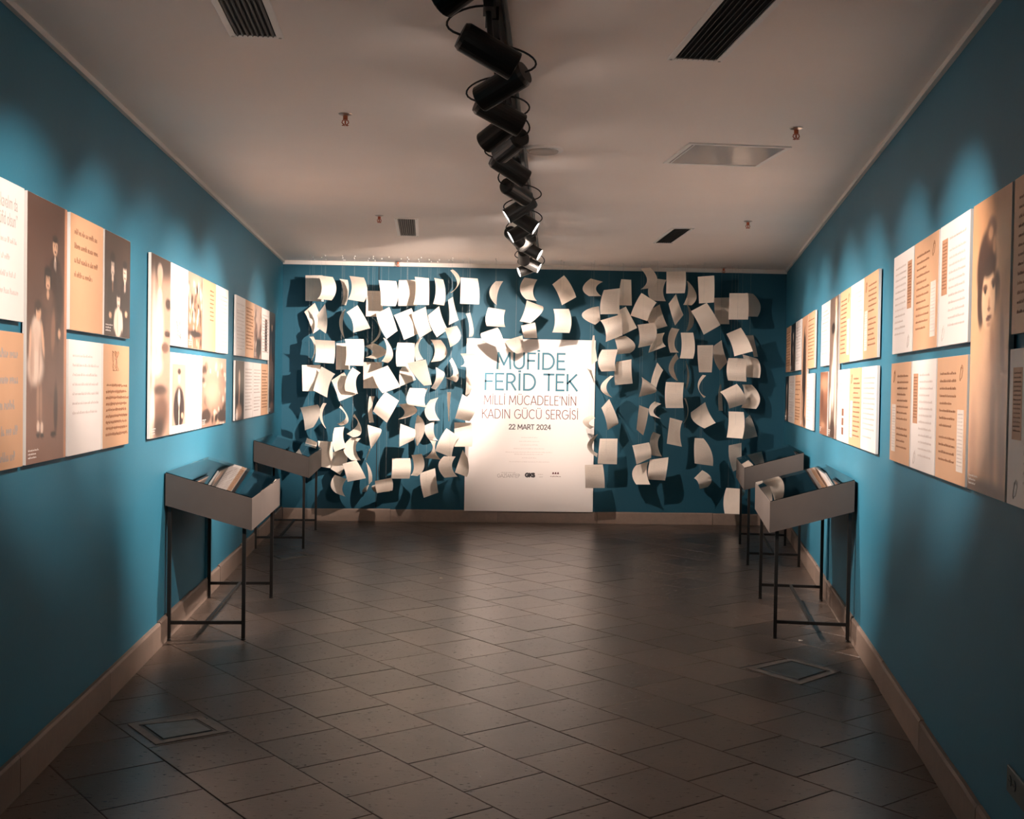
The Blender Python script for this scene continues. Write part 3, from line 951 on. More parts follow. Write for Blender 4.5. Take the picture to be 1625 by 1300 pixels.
PH['portrait'] = (84, 160, srgb(222, 176, 132), [
    (.5, .05, .9, .14, srgb(208, 156, 112), 0, .8), (.80, .17, .22, .10, srgb(236, 196, 154), 0, .6),
    (.40, .23, .26, .125, srgb(70, 46, 36), -4, .16), (.27, .33, .10, .11, srgb(62, 40, 32), 4, .2), (.68, .33, .085, .075, srgb(74, 50, 38), 0, .25), (.52, .12, .13, .05, srgb(120, 84, 62), 0, .3),
    (.50, .125, .06, .022, srgb(196, 150, 112), 0, .4), (.60, .17, .04, .03, srgb(190, 146, 110), 0, .5),
    (.47, .345, .175, .108, srgb(238, 196, 156), 0, .12), (.48, .235, .17, .038, srgb(60, 40, 32), -3, .3),
    (.38, .305, .060, .013, srgb(92, 62, 48), 0, .5), (.60, .292, .060, .013, srgb(92, 62, 48), 0, .5),
    (.385, .318, .028, .009, BK, 0, .4), (.595, .306, .028, .009, BK, 0, .4), (.49, .362, .028, .022, srgb(206, 156, 118), 0, .6), (.49, .378, .040, .007, srgb(128, 84, 62), 0, .5),
    (.49, .408, .075, .0095, srgb(96, 52, 42), -3, .35), (.49, .43, .05, .008, srgb(198, 146, 112), 0, .6), (.45, .50, .10, .05, srgb(228, 184, 144), 0, .4),
    (.75, .47, .22, .12, srgb(214, 166, 124), -35, .5), (.78, .60, .26, .20, srgb(196, 146, 108), -10, .5), (.62, .56, .05, .14, srgb(176, 124, 90), -25, .6), (.85, .52, .05, .12, srgb(150, 102, 74), -15, .6),
    (.5, .80, .5, .22, srgb(226, 180, 144), 0, .7), (.65, .80, .06, .2, srgb(190, 140, 106), -6, .7), (.9, .84, .10, .2, srgb(150, 106, 80), 0, .6), (.12, .86, .1, .16, srgb(196, 150, 118), 0, .7), (.5, 1.0, 1.0, .045, srgb(100, 70, 54), 0, .5)])
PH['silhouette'] = (46, 96, srgb(206, 160, 126), [(.5, .24, .20, .14, BK, 0, .2), (.55, .16, .10, .05, SKIN), (.5, .55, .30, .40, BK, 0, .15), (.3, .80, .10, .12, srgb(190, 150, 124), 0, .4), (.7, .95, .2, .05, DK)])
PH['dancer'] = (46, 96, srgb(116, 98, 86), [(.7, .06, .12, .05, SKIN), (.72, .18, .12, .10, WH, 0, .4), (.4, .22, .2, .04, BK), (.62, .42, .20, .16, WH, -14, .35), (.45, .62, .20, .16, WH, 15, .35), (.2, .78, .10, .12, WH, 10, .4), (.8, .7, .10, .3, srgb(230, 206, 190), 0, .5), (.5, .95, .3, .08, DK)])
PH['brown'] = (40, 40, srgb(150, 102, 76), [(.5, .2, .5, .12, srgb(196, 150, 120), 0, .6), (.3, .5, .2, .2, srgb(110, 72, 54), 0, .6), (.7, .7, .3, .2, srgb(120, 82, 62), 0, .6), (.4, .85, .3, .05, srgb(186, 140, 110), 0, .6)])

PROTO = {}


def board(side, s0, s1, z0, z1, kind, label):
    A, D, N = (LA, LD, LN) if side == 'L' else (RA, RD, RN)
    wdt, h = s1 - s0, z1 - z0
    # local frame: +x to the viewer's right when facing the board, -y out of the wall, z up
    xdir = D if side == 'L' else -D
    org = A + D * ((s0 + s1) / 2) + N * .012
    m = Matrix((xdir, -N, Z)).transposed().to_4x4()
    root = empty('picture_board' if kind.startswith('photo') else 'text_board', T(org.x, org.y, z0) @ m, label, 'wall panel', 'boards on the left wall' if side == 'L' else 'boards on the right wall')
    b = MB(); b.box(-wdt / 2, -.012, 0, wdt / 2, .004, h)
    b.build('board', M['foam'], root, bevel=.0008)
    r = random.Random(hash((side, round(s0, 2), round(z0, 2))) & 0xffff) if False else random.Random(int(1000 * (s0 + 5) + 77 * z0))
    y = -.0122
    if kind.startswith('photo'):
        nx, nz, base, bl = PH[kind.split(':')[1]]
        photo_mesh('photo', -wdt / 2 + .001, wdt / 2 - .001, .001, h - .001, -.0125, paint(nx, nz, base, bl, int(s0 * 10) + 50), root)
        bb = MB()
        for k in range(3):
            word_bars(bb, -wdt / 2 + .025, -wdt / 2 + .025 + (.10 if k else .13), .05 - k * .014, .008, -.0126, rnd=r)
        bb.build('caption', M['p_white'], root)['kind'] = 'stuff'
        return root
    face = MB(); face.box(-wdt / 2 + .0005, -.0125, .0005, wdt / 2 - .0005, -.0118, h - .0005)
    kraft = kind.startswith('kraft')
    face.build('print', M['p_kraft'] if kraft else M['p_white'], root)
    ink = M['ink_brown'] if kraft else M['ink_faint']
    y = -.0127
    opts = kind.split(':')[1:] or ['full']
    x0, x1, zt, zb = -wdt / 2 + .06, wdt / 2 - .06, h - .06, .06
    bb = MB(); step = .030; hh = .0115
    for o_ in opts:
        if o_ == 'docR': x1 = wdt * .16
        if o_ == 'docL': x0 = -wdt * .16
        if o_ == 'short': zb = h * .42; x1 = wdt * .34
        if o_ == 'tall': step = .062; hh = .026
        if o_ == 'right': x0 = 0.02
        if o_ == 'big': step = .095; hh = .036; ink = M['ink_grey']
        if o_ == 'sig': zb = h * .36; x1 = wdt * .3
        if o_ == 'wide': x0 = .05
        if o_ == 'pics': zb = h * .55
        if o_ == 'arab': zt = h * .62
        if o_ == 'head': zt = h * .60; step = .062; hh = .022; ink = M['ink_faint']
        if o_ == 'foot': zb = h * .35; step = .042; hh = .014; x1 = wdt * .40
    z = zt
    while z > zb:
        word_bars(bb, x0, x1 - r.choice((0, 0, 0, .02, .03, .12)) * (x1 - x0) * 2, z - hh, hh, y, rnd=r, thick=.20)
        z -= step
        if r.random() < .07: z -= step * .6
    if bb.v: bb.build('text_lines', ink, root)['kind'] = 'stuff'
    for o_ in opts:
        if o_ in ('docR', 'docL'):
            sx = 1 if o_ == 'docR' else -1
            top = kind.split(':')[0] != 'kraft'
            zz0, zz1 = (h * .42, h * .88) if top else (h * .10, h * .58)
            xa, xb = sorted((sx * wdt * .22, sx * wdt * .42))
            d = MB(); d.box(xa, y - .0004, zz0, xb, y + .0003, zz1)
            d.build('document_picture', M['p_doc_k'] if top else M['p_doc_w'], root)
            d = MB(); zq = zz1 - .02
            while zq > zz0 + .02:
                word_bars(d, xa + .012, xb - .012, zq, .006, y - .0004, rnd=r); zq -= .014
            d.build('document_lines', M['ink_brown'] if top else M['ink_faint'], root)['kind'] = 'stuff'
            d = MB(); zc = h * .10 if top else h * .86; xc = sx * wdt * .32
            pts = [(xc + .022 * math.cos(t * .5) * (1 + .3 * math.sin(t)), y - .0003, zc + .026 * math.sin(t * .5 + .4) * (1 + .3 * math.cos(1.7 * t))) for t in range(20)]
            d.tube(pts, .0012, 4); d.build('seal_mark', ink, root)
        if o_ == 'sig':
            d = MB(); pts = [(-.02 + .06 * math.sin(t * .55) + .03 * math.sin(t * 1.7), y - .0003, h * .2 + .05 * math.cos(t * .8) - .015 * math.sin(2.1 * t)) for t in range(40)]
            d.tube(pts, .0016, 4); d.build('signature', M['ink_grey'], root)
        if o_ == 'pics':
            for k in range(3):
                d = MB(); d.box(-wdt * .12, y - .0004, h * (.10 + .13 * k), wdt * .06, y + .0003, h * (.20 + .13 * k)); d.build('picture', M['book'], root)
        if o_ == 'inset':
            photo_mesh('picture', -wdt * .10, wdt * .22, h * .17, h * .80, y - .0004, paint(24, 40, srgb(96, 62, 48), [(.5, .5, .3, .3, DK), (.3, .3, .2, .1, srgb(70, 44, 34))], 5, .15), root)
        if o_ == 'wide':
            photo_mesh('picture', -wdt * .44, -wdt * .04, h * .10, h * .86, y - .0004, paint(34, 50, srgb(206, 168, 148), [(.5, .22, .10, .10, srgb(236, 206, 186)), (.5, .12, .12, .05, DK), (.5, .72, .40, .36, srgb(44, 30, 30), 0, .12), (.5, .55, .08, .14, WH), (.5, .9, .02, .3, WH), (.75, .85, .08, .05, SKIN)], 4, .04), root)
        if o_ == 'arab':
            d = MB()
            for row in range(9):
                zr = h * .60 - row * .030
                x = -wdt / 2 + .05 + (.1 if row == 0 else 0)
                while x < wdt / 2 - .05:
                    L_ = r.uniform(.02, .05)
                    pts = [(x + L_ * t / 6, y - .0003, zr + .006 * math.sin(t * 1.9 + row) + r.uniform(-.003, .003)) for t in range(7)]
                    d.tube(pts, .0017, 4); x += L_ + .008
            pts = [(-.03 + .05 * math.sin(t * .45) + .02 * math.sin(t * 1.9), y - .0003, h * .84 + .05 * math.cos(t * .7)) for t in range(30)]
            d.tube(pts, .0016, 4)
            d.build('handwriting', M['ink_brown'], root)['kind'] = 'stuff'
    return root


T0, T1, Q0, Q1 = 1.807, 2.312, 1.260, 1.765
LB = [
    (-.86, -.34, T0, T1, 'white:head', 'white text board with a grey heading, cut off by the left picture edge'),
    (-.86, -.34, Q0, Q1, 'kraft:big', 'brown text board with large grey words, cut off by the left edge, lower row'),
    (-.305, .205, Q0, T1, 'photo:family', 'tall brown photo board of a standing man, a woman and a child in white'),
    (.252, .775, T0, T1, 'kraft:tall:short', 'brown board with short dark text lines beside the tall family photo, upper row'),
    (.238, .765, Q0, Q1, 'white:tall:foot', 'white board with faint text lines beside the tall family photo, lower row'),
    (.803, 1.305, T0, T1, 'photo:group', 'dark square photo board of three people with pale faces, upper row at left'),
    (.795, 1.295, Q0, Q1, 'kraft:arab:none', 'brown board with handwritten script lines, lower row at left'),
    (1.785, 2.300, Q0, T1, 'photo:bride', 'tall light sepia photo board at the start of the middle left group'),
    (2.318, 2.850, T0, T1, 'white:tall:sig', 'white text board with a looping signature, middle left group'),
    (2.860, 3.375, T0, T1, 'photo:crowd', 'square photo board of a crowd, upper row of the middle left group'),
    (3.390, 3.920, T0, T1, 'kraft:right:short', 'brown text board in the upper row of the middle left group'),
    (3.930, 4.500, T0, T1, 'white:full', 'white text board at the far end of the upper row, middle left group'),
    (2.318, 3.365, Q0, Q1, 'white:wide', 'wide white board with a portrait of a man in dark uniform beside text'),
    (3.390, 4.425, Q0, Q1, 'photo:street', 'wide photo board of people in a street, middle left group'),
    (4.905, 5.440, T0, T1, 'white:full', 'white text board first in the upper row of the far left group'),
    (5.450, 5.995, T0, T1, 'kraft:full', 'brown text board in the upper row of the far left group'),
    (6.010, 6.535, T0, T1, 'photo:column', 'square photo board in the upper row of the far left group'),
    (6.550, 7.120, T0, T1, 'white:none:inset', 'white board with a small brown picture inset, far left group'),
    (7.145, 7.640, Q0, T1, 'photo:darktall', 'tall dark photo board at the far end of the left wall'),
    (4.905, 5.405, Q0, Q1, 'photo:lady', 'dark photo board of a pale figure, lower row of the far left group'),
    (5.415, 5.960, Q0, Q1, 'white:full', 'white text board directly right of the dark photo, lower row of the far left group'),
    (5.972, 6.535, Q0, Q1, 'white:full', 'white text board beside the brown one, lower row of the far left group'),
    (6.548, 7.075, Q0, Q1, 'kraft:full', 'brown text board in the lower row of the far left group'),
]
E0, E1, W0, W1 = 1.785, 2.280, 1.243, 1.738
RB = [
    (-1.53, -1.005, E0, E1, 'kraft:full', 'brown text board cut off by the right edge of the picture, upper row'),
    (-1.53, -1.000, W0, W1, 'white:docL', 'white board with a brown document, cut off by the right edge, lower row'),
    (-.975, -.450, W0, E1, 'photo:portrait', 'tall sepia portrait board of a woman with dark bobbed hair and fur collar'),
    (-.400, .130, E0, E1, 'white:docL', 'white board with a brown document and faint text left of the portrait, upper row'),
    (.160, .700, E0, E1, 'kraft:docR', 'brown board with a white document, second left of the portrait, upper row'),
    (.722, 1.270, E0, E1, 'white:docR', 'white board with a brown document, third left of the portrait, upper row'),
    (-.412, .130, W0, W1, 'kraft:docR', 'brown board with a white document directly left of the portrait, lower row'),
    (.155, .702, W0, W1, 'white:docL', 'white board with a brown document between two brown ones, lower row'),
    (.730, 1.280, W0, W1, 'kraft:docL', 'brown board with a white document, third left of the portrait, lower row'),
    (1.780, 2.335, E0, E1, 'kraft:docL', 'brown board with a white document nearest in the middle right group, upper row'),
    (2.345, 2.932, E0, E1, 'white:full', 'white text board between two brown ones, upper row of the middle right group'),
    (2.945, 3.505, E0, E1, 'kraft:docR', 'brown board with a white document beside the tall photo, middle right group'),
    (3.580, 4.105, W0, E1, 'photo:dancer', 'tall photo board of a figure in white, middle right group'),
    (4.130, 4.730, E0, E1, 'white:full', 'white text board left of the tall photo, middle right group'),
    (1.760, 2.350, W0, W1, 'white:full', 'white text board nearest in the lower row of the middle right group'),
    (2.362, 2.905, W0, W1, 'kraft:docL', 'brown board with a white document in the lower row, middle right group'),
    (2.918, 3.530, W0, W1, 'white:pics', 'white board with three small dark pictures in a column'),
    (4.180, 4.720, W0, W1, 'photo:brown', 'brown photo board at lower left of the middle right group'),
    (5.245, 5.880, E0, E1, 'kraft:full', 'brown text board nearest in the upper row of the far right group'),
    (5.900, 6.440, W0, E1, 'photo:silhouette', 'tall photo board of a dark figure, far right group'),
    (6.545, 7.140, E0, E1, 'white:full', 'white text board in the upper row of the far right group'),
    (7.175, 7.770, E0, E1, 'photo:man', 'dark photo board of a man in the upper row of the far right group'),
    (7.800, 8.400, E0, E1, 'kraft:full', 'brown text board farthest along the right wall, upper row'),
    (5.280, 5.890, W0, W1, 'white:full', 'white text board nearest in the lower row of the far right group'),
    (6.480, 7.130, W0, W1, 'kraft:full', 'brown text board in the lower row of the far right group'),
    (7.170, 7.890, W0, W1, 'white:full', 'white text board in the lower row of the far right group, beyond the brown one'),
    (7.920, 8.400, W0, W1, 'photo:lady', 'dark photo board farthest along the right wall, lower row'),
]
for a_ in LB: board('L', *a_)
for a_ in RB: board('R', *a_)

# heading of the cut-off board, the two lines that can be read
hd = [o for o in COL.objects if o.get('label', '').startswith('white text board with a grey heading')][0]
for k, word in enumerate(('bir kavalım da', 'müfid olsun”')):
    fc = bpy.data.curves.new('heading', 'FONT')
    fc.body = word
    fc.size = .070; fc.align_x = 'RIGHT'
    tmp = bpy.data.objects.new('tmp', fc); COL.objects.link(tmp)
    bpy.context.view_layer.update()
    me = bpy.data.meshes.new_from_object(tmp.evaluated_get(bpy.context.evaluated_depsgraph_get()))
    bpy.data.objects.remove(tmp)
    me.materials.append(M['ink_grey'])
    ho = bpy.data.objects.new('heading_lettering', me); COL.objects.link(ho)
    ho.parent = hd
    ho.matrix_local = T(.185, -.0130, .405 - .062 * k) @ Matrix.Rotation(math.pi / 2, 4, 'X') @ Matrix.Diagonal((.62, 1, 1, 1))


# ------------------------------------------------------------------ display tables
def table(px, py, D, side, label, rich):
    """origin: wall-side near leg. local x: wall -> aisle, y: along the wall, away from the camera"""
    D = Vector(D).normalized()
    X = Vector((D.y, -D.x, 0)) * (1 if side == 'L' else -1)
    m = Matrix((X, D, Z)).transposed().to_4x4()
    W_, Ln, t = .450, 1.40, .022
    root = empty('display_table', T(px, py, 0) @ m, label, 'display case', 'display cases along the walls')
    fl = 1 if side == 'L' else -1

    def bz(x): return .832 - (x + .02) * (.152 / .52)       # underside height
    for (x, y) in ((0, 0), (W_, 0), (0, Ln), (W_, Ln)):
        b = MB(); b.box(x - t / 2, y - t / 2, .012, x + t / 2, y + t / 2, bz(x) + .004)
        lg = b.build('leg', M['steel'], root)
        b = MB(); b.tube([(x, y, 0), (x, y, .006), (x, y, .014)], [.014, .014, .006], 10); b.build('foot', M['steel'], lg)
    for y in (0, Ln):
        b = MB(); b.box(t / 2, y - .009, .098, W_ - t / 2, y + .009, .118); b.build('crossbar', M['steel'], root)
    b = MB(); b.box(W_ / 2 - .009, .009, .098, W_ / 2 + .009, Ln - .009, .118); b.build('stretcher', M['steel'], root)
    x0, x1, y0, y1, hgt, th = -.02, .50, -.04, Ln + .04, .198, .014

    def P(x, y, dz): return (x, y, bz(x) + dz)

    def plate(name, xa, xb, ya, yb, d0, d1, mm):
        b = MB()
        b.hexa([P(xa, ya, d0), P(xb, ya, d0), P(xb, yb, d0), P(xa, yb, d0), P(xa, ya, d1), P(xb, ya, d1), P(xb, yb, d1), P(xa, yb, d1)])
        return b.build(name, mm, root)
    plate('base', x0, x1, y0, y1, 0, .012, M['board'])
    plate('side_panel', x0, x1, y0, y0 + th, .012, hgt, M['board'])
    plate('side_panel', x0, x1, y1 - th, y1, .012, hgt, M['board'])
    plate('front_panel', x1 - th, x1, y0 + th, y1 - th, .012, hgt, M['board'])
    plate('back_panel', x0, x0 + th, y0 + th, y1 - th, .012, hgt, M['board'])
    plate('lining', x0 + th, x1 - th, y0 + th, y1 - th, .012, .016, M['felt'])
    plate('glass_top', x0 + .002, x1 - .002, y0 + .002, y1 - .002, hgt + .0005, hgt + .005, M['glass'])
    return root, bz, m, (px, py)


def doc(name, tb, cx, cy, w_, l_, ang, mm, lift, label, cat='document', thick=.002, extra=None, group=None):
    """an item lying on the sloped floor of a case"""
    root, bz, m, (px, py) = tb
    sl = math.atan(.152 / .52)
    loc = T(px, py, 0) @ m @ T(cx, cy, bz(cx) + lift + .0165) @ Matrix.Rotation(sl, 4, 'Y') @ Matrix.Rotation(ang, 4, 'Z')
    r0 = empty(name, loc, label, cat, group)
    b = MB(); b.box(-w_ / 2, -l_ / 2, 0, w_ / 2, l_ / 2, thick)
    b.build('sheet' if thick < .005 else 'page_block', mm, r0, bevel=min(.0006, thick * .3))
    if extra == 'lines':
        d = MB()
        zq = -l_ / 2 + .02
        while zq < l_ / 2 - .015:
            x = -w_ / 2 + .015
            while x < w_ / 2 - .02:
                ln_ = random.uniform(.008, .03)
                d.box(x, zq, thick, min(x + ln_, w_ / 2 - .012), zq + .003, thick + .0004); x += ln_ + .006
            zq += .010
        d.build('writing', M['ink_brown'], r0)['kind'] = 'stuff'
    if extra == 'cover':
        d = MB(); d.box(-w_ / 2 - .004, -l_ / 2 - .004, thick, w_ / 2, l_ / 2 + .004, thick + .003); d.box(-w_ / 2 - .004, -l_ / 2 - .004, -.003 + .003, -w_ / 2, l_ / 2 + .004, thick)
        d.build('cover', M['book'], r0)
    return r0


t1 = table(-1.807, 7.112, (-.0469, .9989, 0), 'L', 'near left display case with glass top over papers', True)
t2 = table(-1.994, 11.03, (-.0469, .9989, 0), 'L', 'far left display case, standing before the hanging papers', False)
t3 = table(2.433, 7.200, (.1835, .983, 0), 'R', 'near right display case with glass top over papers', True)
t4 = table(3.000, 10.23, (.1835, .983, 0), 'R', 'far right display case, partly hidden behind the near one', False)
GI = 'papers inside the display cases'
doc('document', t1, .30, .46, .27, .16, .05, M['doc'], 0, 'pale handwritten document in the middle of the near left case', extra='lines', group=GI)
doc('document', t1, .40, .84, .11, .34, .04, M['doc'], 0, 'long pale document along the aisle edge of the near left case', extra='lines', group=GI)
doc('document', t1, .40, .25, .10, .20, -.06, M['doc'], 0, 'small pale document at the near aisle corner of the near left case', extra='lines', group=GI)
doc('book', t1, .25, .66, .30, .10, .04, M['doc'], 0, 'brown covered book in the middle of the near left case', 'book', .016, 'cover')
doc('notebook', t1, .20, .25, .20, .13, 0, M['ink_dark'], 0, 'black notebook near the camera end of the near left case', 'book', .008)
doc('document', t1, .36, 1.22, .14, .22, .1, M['doc'], 0, 'pale document at the far end of the near left case', extra='lines', group=GI)
doc('document', t3, .27, .42, .30, .12, -.05, M['doc'], 0, 'pale handwritten document across the near right case', extra='lines', group=GI)
doc('document', t3, .41, .85, .09, .55, 0, M['doc'], 0, 'long pale paper strip along the aisle edge of the near right case', extra='lines', group=GI)
doc('document', t3, .38, .16, .14, .10, .4, M['doc'], 0, 'small tilted paper at the camera end of the near right case', extra='lines', group=GI)
doc('book', t3, .22, .57, .26, .08, -.05, M['doc'], 0, 'brown covered book in the near right case', 'book', .016, 'cover')
doc('notebook', t3, .20, .30, .18, .07, 0, M['ink_dark'], 0, 'black notebook between papers in the near right case', 'book', .008)
doc('document', t2, .38, 1.10, .16, .22, .2, M['doc'], 0, 'pale paper at the far end of the far left case', extra='lines', group=GI)
doc('document', t2, .30, .40, .22, .30, 0, M['p_doc_k'], 0, 'brown document at the camera end of the far left case', group=GI)
doc('document', t4, .39, .25, .09, .26, -.15, M['doc'], 0, 'pale paper at the aisle corner of the far right case', extra='lines', group=GI)
doc('document', t4, .25, .75, .22, .30, 0, M['p_doc_k'], 0, 'brown document in the middle of the far right case', group=GI)

for k, (x, y, lab) in enumerate(((700, 918, 'tiny white paper scrap on the floor tiles, left of the middle'), (1270, 1017, 'tiny white paper scrap on the floor near the near right display case'))):
    p = at_z(x, y, 0)
    b = MB(); b.add([(-.014, -.008, .001), (.012, -.010, .003), (.016, .009, .001), (-.008, .011, .006), (-.014, -.008, .0002), (.012, -.010, .002), (.016, .009, .0002), (-.008, .011, .005)], [(0, 1, 2, 3), (7, 6, 5, 4), (0, 4, 5, 1), (1, 5, 6, 2), (2, 6, 7, 3), (3, 7, 4, 0)])
    o = b.build('paper_scrap', M['paper'], None, T(p.x, p.y, 0)); tag(o, lab, 'paper scrap')

# wall socket low on the right wall
so = RA + RD * -1.10
root = empty('wall_socket', T(so.x, so.y, .32) @ Matrix((-RD, -RN, Z)).transposed().to_4x4(), 'dark double wall socket low on the right wall at the picture corner', 'socket')
b = MB(); b.box(-.075, -.010, 0, .14, 0, .085); b.build('plate', M['outlet'], root, bevel=.002)
for k, xx in enumerate((-.035, .015)):
    b = MB(); b.tube([(xx, -.0102, .045), (xx, -.0125, .045)], .018, 16); sk = b.build('socket_insert', M['outlet'], root)
    for dx in (-.007, .007):
        b = MB(); b.tube([(xx + dx, -.0127, .045), (xx + dx, -.0129, .045)], .003, 8); b.build('pin_hole', M['hole'], sk)

# ------------------------------------------------------------------ hanging sheets of paper
REG = {'a': (475, 425, .09231), 'b': (475, 530, .09231), 'c': (475, 630, .09231), 'd': (475, 690, .09231), 'e': (600, 425, .09231), 'f': (600, 530, .09231),
       'g': (600, 630, .09231), 'h': (600, 690, .09231), 'i': (915, 425, .09846), 'j': (915, 530, .09846), 'k': (915, 645, .09846), 'l': (1060, 425, .09846),
       'm': (1060, 530, .09846), 'n': (1060, 620, .09846), 'o': (1060, 700, .09846), 'p': (730, 480, .14154), 'q': (730, 410, .16926), 'x': (0, 0, 1)}
